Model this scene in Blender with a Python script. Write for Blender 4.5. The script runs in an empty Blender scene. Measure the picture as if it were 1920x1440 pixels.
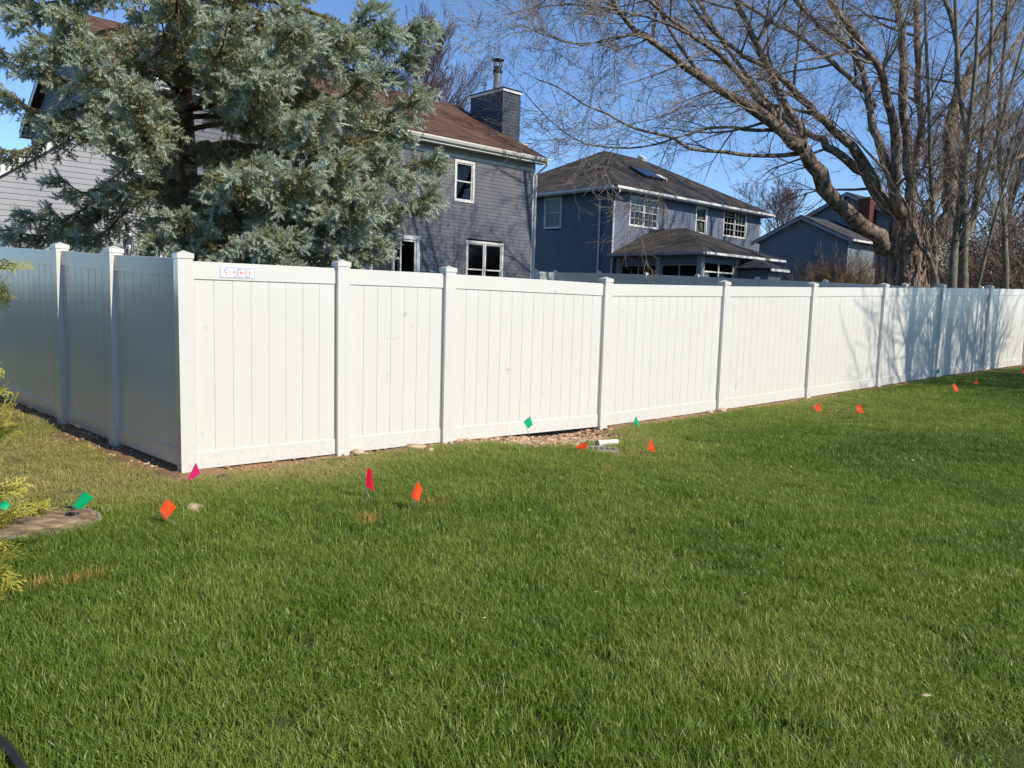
import bpy, math, random
import numpy as np
from mathutils import Vector, Matrix

# ------------------------------------------------------------------ camera, sky, sun, exposure
SC = bpy.context.scene
COL = SC.collection
F, PITCH, ROLL, CZ = 1475.0, 0.107, 0.030, 1.6          # focal length in photo pixels (1920 wide)
_f = np.array([0, math.cos(PITCH), -math.sin(PITCH)])
_u = np.array([0, math.sin(PITCH), math.cos(PITCH)])
_x = np.array([1.0, 0, 0])
CX = math.cos(ROLL) * _x + math.sin(ROLL) * _u
CY = -math.sin(ROLL) * _x + math.cos(ROLL) * _u
cam_data = bpy.data.cameras.new('camera')
cam_data.sensor_fit = 'HORIZONTAL'
cam_data.sensor_width = 36.0
cam_data.lens = 36.0 * F / 1920.0
cam_data.clip_start = 0.05
cam_data.clip_end = 3000.0
cam = bpy.data.objects.new('camera', cam_data)
COL.objects.link(cam)
cam.matrix_world = Matrix(((CX[0], CY[0], -_f[0], 0), (CX[1], CY[1], -_f[1], 0), (CX[2], CY[2], -_f[2], CZ), (0, 0, 0, 1)))
SC.camera = cam

SUN_TRAVEL = math.radians(143.5)     # heading the light travels towards, seen from above
SUN_EL = math.radians(37.0)
W = bpy.data.worlds.new('World')
SC.world = W
W.use_nodes = True
nt = W.node_tree
nt.nodes.clear()
sky = nt.nodes.new('ShaderNodeTexSky')
sky.sky_type = 'NISHITA'
sky.sun_disc = False
sky.sun_elevation = SUN_EL
_sx, _sy = -math.cos(SUN_TRAVEL), -math.sin(SUN_TRAVEL)
sky.sun_rotation = math.atan2(_sx, _sy)
sky.altitude = 200
sky.air_density = 0.8
sky.dust_density = 0.0
sky.ozone_density = 6.0
bg = nt.nodes.new('ShaderNodeBackground')
bg.inputs['Strength'].default_value = 0.145
wo = nt.nodes.new('ShaderNodeOutputWorld')
nt.links.new(sky.outputs[0], bg.inputs[0])
nt.links.new(bg.outputs[0], wo.inputs[0])
sd = bpy.data.lights.new('sun', 'SUN')
sd.energy = 4.0
sd.angle = math.radians(0.53)
sd.color = (1.0, 0.92, 0.79)
sun = bpy.data.objects.new('sun', sd)
COL.objects.link(sun)
_l = Vector((math.cos(SUN_TRAVEL) * math.cos(SUN_EL), math.sin(SUN_TRAVEL) * math.cos(SUN_EL), -math.sin(SUN_EL)))
sun.rotation_euler = _l.to_track_quat('-Z', 'Y').to_euler()
sun.location = (20, -20, 30)
SC.view_settings.view_transform = 'Standard'
SC.view_settings.look = 'None'
SC.view_settings.exposure = 0.36
SC.view_settings.gamma = 1.0
SC.view_settings.use_curve_mapping = False
SC.cycles.max_bounces = 6
SC.cycles.diffuse_bounces = 3
SC.cycles.glossy_bounces = 3
SC.cycles.transparent_max_bounces = 12
SC.cycles.caustics_reflective = False
SC.cycles.caustics_refractive = False

R = random.Random(7)
NP = np.random.default_rng(11)

# ------------------------------------------------------------------ helpers: pixels, ground
def ray(px, py):
    return (px - 960) / F * CX - (py - 720) / F * CY + _f

def at(px, py, Y):
    """world point seen at a photo pixel at forward distance Y"""
    v = ray(px, py)
    t = Y / v[1]
    return np.array([v[0] * t, Y, CZ + v[2] * t])

FC = np.array([-2.83, 6.78])                        # fence corner
FA = math.radians(39.05)
FD = np.array([math.cos(FA), math.sin(FA)])         # along the main fence
FN = np.array([-FD[1], FD[0]])                      # into the yard
WA = math.radians(140.5)
WD = np.array([math.cos(WA), math.sin(WA)])         # along the left wing

GU = [-60, -5, 0, 2.7, 5.1, 7.6, 10, 12.4, 14.8, 17.2, 21, 45]
GZ = [0, 0, 0, .01, -.014, .042, .102, .174, .252, .312, .40, .6]

def G(x, y):
    x = np.asarray(x, float); y = np.asarray(y, float)
    u = (x - FC[0]) * FD[0] + (y - FC[1]) * FD[1]
    v = (x - FC[0]) * FN[0] + (y - FC[1]) * FN[1]
    z = np.interp(u, GU, GZ)
    z = z + 0.05 * np.clip(v, 0, 4) + 0.03 * np.clip(v - 4, 0, 22)
    z = z + 0.022 * np.exp(-(v / .09) ** 2) * (u > -.3)
    z = z - 0.085 * np.exp(-((u - 4.35) / .75) ** 2 - ((v + .10) / .35) ** 2)      # dug out by the gravel
    z = z + 0.012 * np.sin(x * 1.3 + 0.5) * np.sin(y * 1.1) * np.clip(-v / 2, 0, 1)
    return z

def gz(x, y):
    return float(G(x, y))

def on_ground(px, py):
    v = ray(px, py)
    t = 3.0
    for i in range(60):
        p = v * t
        err = (CZ + p[2]) - gz(p[0], p[1])
        t += err / max(0.05, -v[2]) * 0.7
    return v * t + np.array([0, 0, CZ])

# ------------------------------------------------------------------ helpers: materials
def mat(name, col, rough=0.6, col2=None, scale=5.0, bump=0.0, bscale=None, spec=0.3, detail=4.0, metal=0.0, stretch=None, contrast=(0.35, 0.65)):
    m = bpy.data.materials.new(name)
    m.use_nodes = True
    t = m.node_tree
    b = t.nodes['Principled BSDF']
    b.inputs['Base Color'].default_value = (*col, 1)
    b.inputs['Roughness'].default_value = rough
    b.inputs['Specular IOR Level'].default_value = spec
    b.inputs['Metallic'].default_value = metal
    if col2 is not None or bump:
        tc = t.nodes.new('ShaderNodeTexCoord')
        src = tc.outputs['Object']
        if stretch:
            mp = t.nodes.new('ShaderNodeMapping')
            mp.inputs['Scale'].default_value = stretch
            t.links.new(src, mp.inputs['Vector'])
            src = mp.outputs[0]
    if col2 is not None:
        n = t.nodes.new('ShaderNodeTexNoise')
        n.inputs['Scale'].default_value = scale
        n.inputs['Detail'].default_value = detail
        t.links.new(src, n.inputs['Vector'])
        r = t.nodes.new('ShaderNodeValToRGB')
        r.color_ramp.elements[0].position = contrast[0]
        r.color_ramp.elements[1].position = contrast[1]
        r.color_ramp.elements[0].color = (*col, 1)
        r.color_ramp.elements[1].color = (*col2, 1)
        t.links.new(n.outputs['Fac'], r.inputs[0])
        t.links.new(r.outputs[0], b.inputs['Base Color'])
    if bump:
        n2 = t.nodes.new('ShaderNodeTexNoise')
        n2.inputs['Scale'].default_value = bscale or scale * 3
        n2.inputs['Detail'].default_value = 5
        t.links.new(src, n2.inputs['Vector'])
        bp = t.nodes.new('ShaderNodeBump')
        bp.inputs['Strength'].default_value = bump
        bp.inputs['Distance'].default_value = 0.05 if bump >= .8 else .02
        t.links.new(n2.outputs['Fac'], bp.inputs['Height'])
        t.links.new(bp.outputs[0], b.inputs['Normal'])
    return m

def roof_mat(name, col, col2, step=0.14, depth=0.02, noise=6.0, rough=0.85):
    """shingle courses: bands of equal height, broken up by noise, with per-tab colour"""
    m = mat(name, col, rough, spec=0.15)
    t = m.node_tree
    b = t.nodes['Principled BSDF']
    tc = t.nodes.new('ShaderNodeTexCoord')
    sep = t.nodes.new('ShaderNodeSeparateXYZ')
    t.links.new(tc.outputs['Object'], sep.inputs[0])
    def mth(op, a, bb=None):
        n = t.nodes.new('ShaderNodeMath'); n.operation = op
        for i, s in enumerate((a, bb)):
            if s is None: continue
            if isinstance(s, (int, float)): n.inputs[i].default_value = s
            else: t.links.new(s, n.inputs[i])
        return n.outputs[0]
    nz = t.nodes.new('ShaderNodeTexNoise'); nz.inputs['Scale'].default_value = 1.7
    t.links.new(tc.outputs['Object'], nz.inputs['Vector'])
    zz = mth('ADD', mth('DIVIDE', sep.outputs['Z'], step), mth('MULTIPLY', nz.outputs['Fac'], 0.5))
    fr = mth('FRACT', zz)
    row = mth('FLOOR', zz)
    cell = t.nodes.new('ShaderNodeCombineXYZ')
    xy = mth('ADD', mth('MULTIPLY', sep.outputs['X'], 3.3), mth('MULTIPLY', sep.outputs['Y'], 3.3))
    t.links.new(mth('FLOOR', mth('ADD', xy, mth('MULTIPLY', row, 0.37))), cell.inputs[0])
    t.links.new(row, cell.inputs[1])
    wn = t.nodes.new('ShaderNodeTexWhiteNoise')
    t.links.new(cell.outputs[0], wn.inputs['Vector'])
    n2 = t.nodes.new('ShaderNodeTexNoise'); n2.inputs['Scale'].default_value = noise; n2.inputs['Detail'].default_value = 6
    t.links.new(tc.outputs['Object'], n2.inputs['Vector'])
    fac = mth('ADD', mth('MULTIPLY', wn.outputs['Value'], 0.55), mth('MULTIPLY', n2.outputs['Fac'], 0.5))
    r = t.nodes.new('ShaderNodeValToRGB')
    r.color_ramp.elements[0].color = (*col, 1); r.color_ramp.elements[1].color = (*col2, 1)
    r.color_ramp.elements[0].position = 0.2; r.color_ramp.elements[1].position = 0.85
    t.links.new(fac, r.inputs[0]); t.links.new(r.outputs[0], b.inputs['Base Color'])
    bp = t.nodes.new('ShaderNodeBump'); bp.inputs['Strength'].default_value = 0.9; bp.inputs['Distance'].default_value = depth
    h = mth('ADD', mth('SUBTRACT', 1.0, fr), mth('MULTIPLY', wn.outputs['Value'], 0.35))
    t.links.new(h, bp.inputs['Height']); t.links.new(bp.outputs[0], b.inputs['Normal'])
    return m

def attr_mat(name, c0, c1, c2, rough=0.55, attr='tint', trans=0.0, spec=0.3, geom='GEOMETRY', noise=None):
    """three colours picked by a stored per-leaf or per-tuft attribute"""
    m = mat(name, c0, rough, spec=spec)
    t = m.node_tree
    b = t.nodes['Principled BSDF']
    a = t.nodes.new('ShaderNodeAttribute'); a.attribute_name = attr; a.attribute_type = geom
    r = t.nodes.new('ShaderNodeValToRGB')
    r.color_ramp.elements[0].color = (*c0, 1)
    r.color_ramp.elements[1].color = (*c2, 1)
    e = r.color_ramp.elements.new(0.5); e.color = (*c1, 1)
    fac = a.outputs['Fac']
    if noise:
        a2 = t.nodes.new('ShaderNodeAttribute'); a2.attribute_name = noise
        ad = t.nodes.new('ShaderNodeMath'); ad.operation = 'MULTIPLY_ADD'
        t.links.new(a2.outputs['Fac'], ad.inputs[0]); ad.inputs[1].default_value = 0.5
        t.links.new(fac, ad.inputs[2]); fac = ad.outputs[0]
    t.links.new(fac, r.inputs[0])
    t.links.new(r.outputs[0], b.inputs['Base Color'])
    if trans:
        tr = t.nodes.new('ShaderNodeBsdfTranslucent')
        t.links.new(r.outputs[0], tr.inputs['Color'])
        mx = t.nodes.new('ShaderNodeMixShader'); mx.inputs[0].default_value = trans
        out = t.nodes['Material Output']
        t.links.new(b.outputs[0], mx.inputs[1]); t.links.new(tr.outputs[0], mx.inputs[2])
        t.links.new(mx.outputs[0], out.inputs['Surface'])
    return m

def glass_mat(name):
    m = bpy.data.materials.new(name); m.use_nodes = True
    t = m.node_tree; t.nodes.clear()
    o = t.nodes.new('ShaderNodeOutputMaterial')
    mx = t.nodes.new('ShaderNodeMixShader')
    fr = t.nodes.new('ShaderNodeFresnel'); fr.inputs['IOR'].default_value = 1.55
    tr = t.nodes.new('ShaderNodeBsdfTransparent'); tr.inputs['Color'].default_value = (.55, .58, .58, 1)
    gl = t.nodes.new('ShaderNodeBsdfGlossy'); gl.inputs['Roughness'].default_value = 0.02
    t.links.new(fr.outputs[0], mx.inputs[0]); t.links.new(tr.outputs[0], mx.inputs[1]); t.links.new(gl.outputs[0], mx.inputs[2])
    t.links.new(mx.outputs[0], o.inputs['Surface'])
    return m

def vinyl_mat():
    """white vinyl: faint cloudy tone, a few grey scuffs, soil splashed on the lowest hand's breadth"""
    m = mat('white_vinyl', (.655, .632, .582), 0.17, spec=.5)
    t = m.node_tree; b = t.nodes['Principled BSDF']
    g = t.nodes.new('ShaderNodeNewGeometry')
    def noise(sc, det, lo, hi, stretch=None):
        src = g.outputs['Position']
        if stretch:
            mp = t.nodes.new('ShaderNodeMapping'); mp.inputs['Scale'].default_value = stretch; t.links.new(src, mp.inputs['Vector']); src = mp.outputs[0]
        n = t.nodes.new('ShaderNodeTexNoise'); n.inputs['Scale'].default_value = sc; n.inputs['Detail'].default_value = det
        t.links.new(src, n.inputs['Vector'])
        r = t.nodes.new('ShaderNodeMapRange'); r.inputs['From Min'].default_value = lo; r.inputs['From Max'].default_value = hi
        t.links.new(n.outputs['Fac'], r.inputs['Value']); return r.outputs[0]
    def mix(fac, c_in, col):
        k = t.nodes.new('ShaderNodeMix'); k.data_type = 'RGBA'; t.links.new(fac, k.inputs['Factor'])
        if c_in is None: k.inputs['A'].default_value = (.655, .632, .582, 1)
        else: t.links.new(c_in, k.inputs['A'])
        k.inputs['B'].default_value = (*col, 1); return k.outputs['Result']
    def mul(a, b_):
        k = t.nodes.new('ShaderNodeMath'); k.operation = 'MULTIPLY'; t.links.new(a, k.inputs[0])
        if isinstance(b_, float): k.inputs[1].default_value = b_
        else: t.links.new(b_, k.inputs[1])
        return k.outputs[0]
    c = mix(mul(noise(1.3, 3, .35, .7), .5), None, (.625, .60, .55))
    scuff = mul(mul(noise(9, 6, .66, .74), noise(1.1, 2, .5, .62)), .55)
    c = mix(scuff, c, (.34, .33, .30))
    sep = t.nodes.new('ShaderNodeSeparateXYZ'); t.links.new(g.outputs['Position'], sep.inputs[0])
    low = t.nodes.new('ShaderNodeMapRange'); low.inputs['From Min'].default_value = .34; low.inputs['From Max'].default_value = .02
    t.links.new(sep.outputs['Z'], low.inputs['Value'])
    c = mix(mul(mul(low.outputs[0], noise(26, 7, .46, .72)), .26), c, (.34, .26, .19))
    t.links.new(c, b.inputs['Base Color'])
    n = t.nodes.new('ShaderNodeTexNoise'); n.inputs['Scale'].default_value = 1.6; t.links.new(g.outputs['Position'], n.inputs['Vector'])
    bp = t.nodes.new('ShaderNodeBump'); bp.inputs['Strength'].default_value = .12; bp.inputs['Distance'].default_value = .02
    t.links.new(n.outputs['Fac'], bp.inputs['Height']); t.links.new(bp.outputs[0], b.inputs['Normal'])
    return m

M = {}
M['vinyl'] = vinyl_mat()
M['trim'] = mat('white_trim', (.72, .71, .67), 0.4, (.64, .63, .59), 3.0)
M['siding1'] = mat('slate_siding', (.125, .130, .150), 0.55, (.145, .150, .17), 1.2, spec=.25)
M['siding_navy'] = mat('navy_siding', (.055, .062, .085), 0.55, (.07, .078, .10), 1.2, spec=.25)
M['siding_pale'] = mat('pale_grey_siding', (.29, .29, .31), 0.55, (.33, .33, .345), 1.0, spec=.25)
M['siding2'] = mat('blue_grey_siding', (.125, .148, .20), 0.55, (.16, .185, .24), 1.0, spec=.25)
M['siding3'] = mat('dusty_blue_siding', (.17, .20, .235), 0.6, (.20, .235, .27), 1.0, spec=.2)
M['siding_sage'] = mat('sage_siding', (.36, .37, .32), 0.6, (.42, .43, .37), 1.0, spec=.2)
M['roof1'] = roof_mat('brown_shingle', (.075, .04, .028), (.15, .085, .06))
M['roof2'] = roof_mat('grey_brown_shake', (.03, .027, .023), (.10, .087, .07), step=.15, depth=.09)
M['roof3'] = roof_mat('grey_shingle', (.05, .048, .05), (.10, .095, .095))
M['glass'] = glass_mat('window_glass')
M['dark'] = mat('dark_interior', (.012, .012, .014), 0.9)  # near-black stands in for unlit rooms, their dimness is in the colour
M['screen'] = mat('insect_screen', (.02, .022, .026), 0.8, spec=.1)
M['curtain'] = mat('curtain', (.55, .58, .48), 0.9, (.42, .46, .38), 8, stretch=(6, 6, .5))
M['galv'] = mat('galvanised', (.55, .56, .58), 0.35, (.40, .41, .43), 6, metal=.8)
M['black'] = mat('black_metal', (.015, .015, .016), 0.45)
M['brick'] = mat('red_brick', (.10, .035, .028), 0.85, (.17, .065, .05), 9, bump=.4)
M['bark_maple'] = mat('maple_bark', (.075, .06, .048), 0.9, (.32, .25, .19), 9, bump=1.0, bscale=11, stretch=(1, 1, .5), spec=.1)
M['bark_red'] = mat('maple_flaking_bark', (.10, .07, .055), 0.9, (.40, .30, .24), 7, bump=1.0, bscale=13, stretch=(1, 1, .25), spec=.1)
M['twig'] = mat('twig', (.16, .13, .10), 0.85, (.30, .25, .195), 3, spec=.15)
M['bark_smooth'] = mat('smooth_grey_bark', (.105, .095, .072), 0.85, (.25, .225, .17), 5, bump=.4, spec=.15)
M['twig_purple'] = mat('purple_brown_twig', (.12, .075, .075), 0.9, (.17, .115, .11), 3)
M['bark_spruce'] = mat('spruce_bark', (.16, .10, .06), 0.95, (.36, .24, .15), 10, bump=1.0, bscale=22, stretch=(1, 1, .5), spec=.1)
M['spruce_twig'] = mat('spruce_branch', (.085, .06, .038), 0.9, (.20, .15, .09), 6, spec=.1)
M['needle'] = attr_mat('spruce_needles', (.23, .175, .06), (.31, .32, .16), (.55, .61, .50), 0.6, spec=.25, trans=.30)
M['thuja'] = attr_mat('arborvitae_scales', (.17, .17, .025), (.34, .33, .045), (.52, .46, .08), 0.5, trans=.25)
M['bud'] = mat('bud', (.16, .09, .06), 0.8)
M['brush'] = mat('brown_brush', (.14, .09, .05), 0.9, (.26, .18, .10), 3)
M['leaf_brown'] = attr_mat('dry_leaves', (.07, .04, .025), (.14, .085, .055), (.26, .18, .13), 0.8)
M['stone'] = mat('limestone', (.42, .31, .19), 0.9, (.55, .44, .30), 6, bump=.6)
M['gravel'] = attr_mat('gravel', (.16, .09, .055), (.42, .28, .16), (.62, .48, .33), 0.9)
M['pvc'] = mat('white_pvc', (.78, .76, .70), 0.35, (.6, .57, .5), 10)
M['lid'] = mat('weathered_lid', (.12, .08, .055), 0.8, (.36, .26, .16), 6, bump=.7, stretch=(1, 3, 1))
M['concrete'] = mat('concrete', (.36, .31, .25), 0.9, (.26, .22, .18), 9, bump=.5)
M['hose'] = mat('black_rubber', (.025, .024, .024), 0.4)
M['grass'] = attr_mat('grass_blades', (.085, .165, .018), (.265, .350, .046), (.56, .47, .19), 0.40, trans=.42, spec=.5, geom='INSTANCER', noise='blade')
M['paint'] = attr_mat('orange_paint_on_grass', (.14, .17, .03), (.42, .27, .06), (.66, .40, .13), 0.6, trans=.2)
M['bracket'] = mat('grey_edging', (.18, .18, .19), 0.5)
FLAG = {'orange': mat('orange_film', (.95, .115, .02), 0.4), 'green': mat('green_film', (.005, .60, .27), 0.4),
        'red': mat('red_film', (.75, .012, .045), 0.4), 'pink': mat('pink_film', (.85, .03, .22), 0.4)}
for m in FLAG.values():           # thin film lets light through
    t = m.node_tree; b = t.nodes['Principled BSDF']
    tr = t.nodes.new('ShaderNodeBsdfTranslucent'); tr.inputs['Color'].default_value = b.inputs['Base Color'].default_value
    mx = t.nodes.new('ShaderNodeMixShader'); mx.inputs[0].default_value = 0.35
    t.links.new(b.outputs[0], mx.inputs[1]); t.links.new(tr.outputs[0], mx.inputs[2])
    t.links.new(mx.outputs[0], t.nodes['Material Output'].inputs['Surface'])
M['sign_white'] = mat('sign_face', (.80, .78, .82), 0.35)
M['sign_navy'] = mat('sign_navy', (.10, .12, .25), 0.5)
M['sign_red'] = mat('sign_red', (.60, .06, .06), 0.5)

# ------------------------------------------------------------------ helpers: meshes and objects
class MB:
    def __init__(s):
        s.v = []; s.f = []
    def add(s, vs, fs):
        n = len(s.v)
        s.v.extend([tuple(map(float, p)) for p in vs]); s.f.extend([tuple(i + n for i in f) for f in fs])
    def hexa(s, p):          # p: 4 bottom + 4 top, same winding
        s.add(p, [(3, 2, 1, 0), (4, 5, 6, 7), (0, 1, 5, 4), (1, 2, 6, 5), (2, 3, 7, 6), (3, 0, 4, 7)])
    def box(s, x0, x1, y0, y1, z0, z1):
        s.hexa([(x0, y0, z0), (x1, y0, z0), (x1, y1, z0), (x0, y1, z0), (x0, y0, z1), (x1, y0, z1), (x1, y1, z1), (x0, y1, z1)])
    def quad(s, a, b, c, d):
        s.add([a, b, c, d], [(0, 1, 2, 3)])
    def slab(s, poly, th):   # a planar polygon (counter-clockwise from outside) with thickness inward
        P = [Vector(p) for p in poly]
        n = (P[1] - P[0]).cross(P[2] - P[0]).normalized()
        k = len(P)
        vs = P + [p - n * th for p in P]
        fs = [tuple(range(k)), tuple(range(2 * k - 1, k - 1, -1))] + [(i, i + k, (i + 1) % k + k, (i + 1) % k) for i in range(k)]
        s.add(vs, fs)
    def tube(s, pts, rad, n=6, cap=True):
        P = [np.asarray(p, float) for p in pts]
        if not hasattr(rad, '__len__'): rad = [rad] * len(P)
        base = len(s.v)
        d0 = P[1] - P[0]
        ref = np.array([0, 0, 1.0]) if abs(d0[2]) < .9 * np.linalg.norm(d0) else np.array([1.0, 0, 0])
        a = np.cross(d0, ref); a /= np.linalg.norm(a) + 1e-9
        for i, p in enumerate(P):
            d = P[min(i + 1, len(P) - 1)] - P[max(i - 1, 0)]
            d = d / (np.linalg.norm(d) + 1e-9)
            a = a - d * a.dot(d); a /= np.linalg.norm(a) + 1e-9
            b = np.cross(d, a)
            for k in range(n):
                t = 2 * math.pi * k / n
                s.v.append(tuple(p + rad[i] * (math.cos(t) * a + math.sin(t) * b)))
        for i in range(len(P) - 1):
            o = base + i * n
            for k in range(n):
                k2 = (k + 1) % n
                s.f.append((o + k, o + k2, o + n + k2, o + n + k))
        if cap:
            s.f.append(tuple(base + k for k in range(n - 1, -1, -1)))
            o = base + (len(P) - 1) * n
            s.f.append(tuple(o + k for k in range(n)))
    def lathe(s, prof, c=(0, 0, 0), n=20):
        base = len(s.v)
        for r, z in prof:
            for k in range(n):
                t = 2 * math.pi * k / n
                s.v.append((c[0] + r * math.cos(t), c[1] + r * math.sin(t), c[2] + z))
        for i in range(len(prof) - 1):
            o = base + i * n
            for k in range(n):
                s.f.append((o + k, o + (k + 1) % n, o + n + (k + 1) % n, o + n + k))
        s.f.append(tuple(base + k for k in range(n - 1, -1, -1)))
        o = base + (len(prof) - 1) * n
        s.f.append(tuple(o + k for k in range(n)))
    def mesh(s, name, m, smooth=False):
        me = bpy.data.meshes.new(name)
        me.from_pydata(s.v, [], s.f)
        if smooth: me.polygons.foreach_set('use_smooth', [True] * len(me.polygons))
        me.materials.append(m)
        me.update()
        return me
    def build(s, name, m, parent=None, smooth=False):
        return link(name, s.mesh(name, m, smooth), parent)

def link(name, me, parent=None, loc=None):
    o = bpy.data.objects.new(name, me)
    COL.objects.link(o)
    if parent: o.parent = parent
    if loc is not None: o.location = loc
    return o

def tag(o, label=None, cat=None, group=None, kind=None):
    if label: o['label'] = label
    if cat: o['category'] = cat
    if group: o['group'] = group
    if kind: o['kind'] = kind
    return o

def thing(name, label, cat, loc=(0, 0, 0), rz=0.0, group=None):
    o = bpy.data.objects.new(name, None)
    o.empty_display_size = 0.2
    COL.objects.link(o)
    o.location = loc; o.rotation_euler = (0, 0, rz)
    return tag(o, label, cat, group)

def tri_mesh(name, m, V, attr=None, attr_name='tint', per=3, smooth=False):
    """V: (n,per,3) separate polygons; attr: one value per polygon"""
    n = V.shape[0]
    me = bpy.data.meshes.new(name)
    me.vertices.add(n * per); me.vertices.foreach_set('co', V.astype(np.float32).ravel())
    me.loops.add(n * per); me.loops.foreach_set('vertex_index', np.arange(n * per, dtype=np.int32))
    me.polygons.add(n); me.polygons.foreach_set('loop_start', np.arange(0, n * per, per, dtype=np.int32))
    me.polygons.foreach_set('loop_total', np.full(n, per, np.int32))
    me.update(calc_edges=True)
    if attr is not None:
        a = me.attributes.new(attr_name, 'FLOAT', 'FACE')
        a.data.foreach_set('value', attr.astype(np.float32))
    me.materials.append(m)
    return me

# ------------------------------------------------------------------ ground
def build_ground():
    fine_x = np.arange(-14, 24.01, 0.16); fine_y = np.arange(-2, 26.01, 0.16)
    xs = np.concatenate([[-900, -400, -150, -60, -30, -20], fine_x, [28, 34, 42, 60, 150, 400, 900]])
    ys = np.concatenate([[-900, -300, -80, -25, -8], fine_y, [29, 33, 40, 50, 70, 120, 300, 900, 2000]])
    X, Y = np.meshgrid(xs, ys)
    Z = G(X, Y)
    Z = Z + 0.008 * NP.standard_normal(Z.shape) * ((np.abs(X) < 30) & (Y < 30))
    nx, ny = len(xs), len(ys)
    V = np.stack([X, Y, Z], -1).reshape(-1, 3)
    idx = np.arange(nx * ny).reshape(ny, nx)
    Fq = np.stack([idx[:-1, :-1], idx[:-1, 1:], idx[1:, 1:], idx[1:, :-1]], -1).reshape(-1, 4)
    me = bpy.data.meshes.new('ground')
    me.from_pydata(V.tolist(), [], Fq.tolist())
    me.polygons.foreach_set('use_smooth', [True] * len(me.polygons))
    a = me.attributes.new('soil', 'FLOAT', 'POINT')
    a.data.foreach_set('value', soil(V[:, 0], V[:, 1]).astype(np.float32))
    m = attr_mat('lawn_ground', (.07, .085, .028), (.19, .125, .07), (.36, .22, .125), 0.95, attr='soil', spec=.1)
    t = m.node_tree; b = t.nodes['Principled BSDF']
    tc = t.nodes.new('ShaderNodeTexCoord'); n = t.nodes.new('ShaderNodeTexNoise')
    n.inputs['Scale'].default_value = 28; n.inputs['Detail'].default_value = 6
    t.links.new(tc.outputs['Object'], n.inputs['Vector'])
    bp = t.nodes.new('ShaderNodeBump'); bp.inputs['Strength'].default_value = .8; bp.inputs['Distance'].default_value = .03
    t.links.new(n.outputs['Fac'], bp.inputs['Height']); t.links.new(bp.outputs[0], b.inputs['Normal'])
    me.materials.append(m); me.update()
    o = link('ground', me); tag(o, kind='structure')
    o['label'] = 'lawn ground sloping gently up behind the fence'

def uv_of(x, y):
    u = (x - FC[0]) * FD[0] + (y - FC[1]) * FD[1]
    v = (x - FC[0]) * FN[0] + (y - FC[1]) * FN[1]
    return u, v

def wing_uv(x, y):
    n = np.array([-WD[1], WD[0]])                  # to the outside (left) of the wing
    return (x - FC[0]) * WD[0] + (y - FC[1]) * WD[1], (x - FC[0]) * n[0] + (y - FC[1]) * n[1]

def vnoise(x, y, s, seed=0):
    """smooth value noise on arrays"""
    x = np.asarray(x) * s + 1000 + seed * 17.3; y = np.asarray(y) * s + 1000 + seed * 9.1
    xi = np.floor(x).astype(int); yi = np.floor(y).astype(int)
    fx = x - xi; fy = y - yi
    fx = fx * fx * (3 - 2 * fx); fy = fy * fy * (3 - 2 * fy)
    def h(a, b):
        k = (a * 374761393 + b * 668265263 + seed * 982451653) & 0x7fffffff
        k = ((k ^ (k >> 13)) * 1274126177) & 0x7fffffff
        return (k % 100003) / 100003.0
    return (h(xi, yi) * (1 - fx) + h(xi + 1, yi) * fx) * (1 - fy) + (h(xi, yi + 1) * (1 - fx) + h(xi + 1, yi + 1) * fx) * fy

def soil(x, y):
    """how bare the earth is: along the foot of the new fence, in the dug-out gravel, by the left wing"""
    u, v = uv_of(x, y)
    a, b = wing_uv(x, y)
    n = vnoise(x, y, 2.2, 3)
    w_main = .10 + .20 * vnoise(x, y, 1.1, 5)
    s = np.where((u > -.2) & (u < 23), np.clip((w_main - np.abs(v)) / .08, 0, 1), 0)
    pit = np.exp(-((u - 4.15) / .9) ** 2 - ((v + .36) / .52) ** 2)
    s = np.maximum(s, np.clip((pit - .25) * 2.5, 0, 1))
    ww = .16 + .28 * vnoise(x, y, 1.3, 9)
    s = np.maximum(s, np.where((a > -.3) & (a < 14), np.clip((ww - np.abs(b)) / .10, 0, 1), 0))
    patch = np.exp(-((a - 3.0) / .8) ** 2 - ((b - .55) / .28) ** 2)
    s = np.maximum(s, np.clip((patch - .35) * 2, 0, .9))
    return np.clip(s * (.55 + .45 * n), 0, 1)

build_ground()

# ------------------------------------------------------------------ fence
PW = 0.127
GAP = 0.028                 # under the bottom rail
RAIL = 0.15
PANEL_TOP = 1.845           # above the post foot
POST_H = 1.90

def picket_profile_mesh(wid, name='picket'):
    """a tongue-and-groove board: chamfered edges, 1 m tall (scaled in z per board)"""
    h = wid / 2; t = .011; c = .0045
    prof = [(-h, -t + c), (-h + c, -t), (h - c, -t), (h, -t + c), (h, t - c), (h - c, t), (-h + c, t), (-h, t - c)]
    vs = [(x, y, 0) for x, y in prof] + [(x, y, 1) for x, y in prof]
    k = 8
    fs = [(i, (i + 1) % k, (i + 1) % k + k, i + k) for i in range(k)] + [tuple(range(7, -1, -1)), tuple(range(8, 16))]
    b = MB(); b.add(vs, fs)
    return b.mesh(name, M['vinyl'])

def post_mesh():
    b = MB(); h = PW / 2
    b.box(-h, h, -h, h, -.12, POST_H)
    return b.mesh('post', M['vinyl'])

def cap_mesh():
    b = MB(); h = PW / 2 + .007
    b.box(-h, h, -h, h, POST_H - .035, POST_H + .004)
    vs = [(-h, -h, POST_H + .004), (h, -h, POST_H + .004), (h, h, POST_H + .004), (-h, h, POST_H + .004), (0, 0, POST_H + .034)]
    b.add(vs, [(0, 1, 4), (1, 2, 4), (2, 3, 4), (3, 0, 4)])
    return b.mesh('post_cap', M['vinyl'])

POST, CAP = post_mesh(), cap_mesh()

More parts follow.
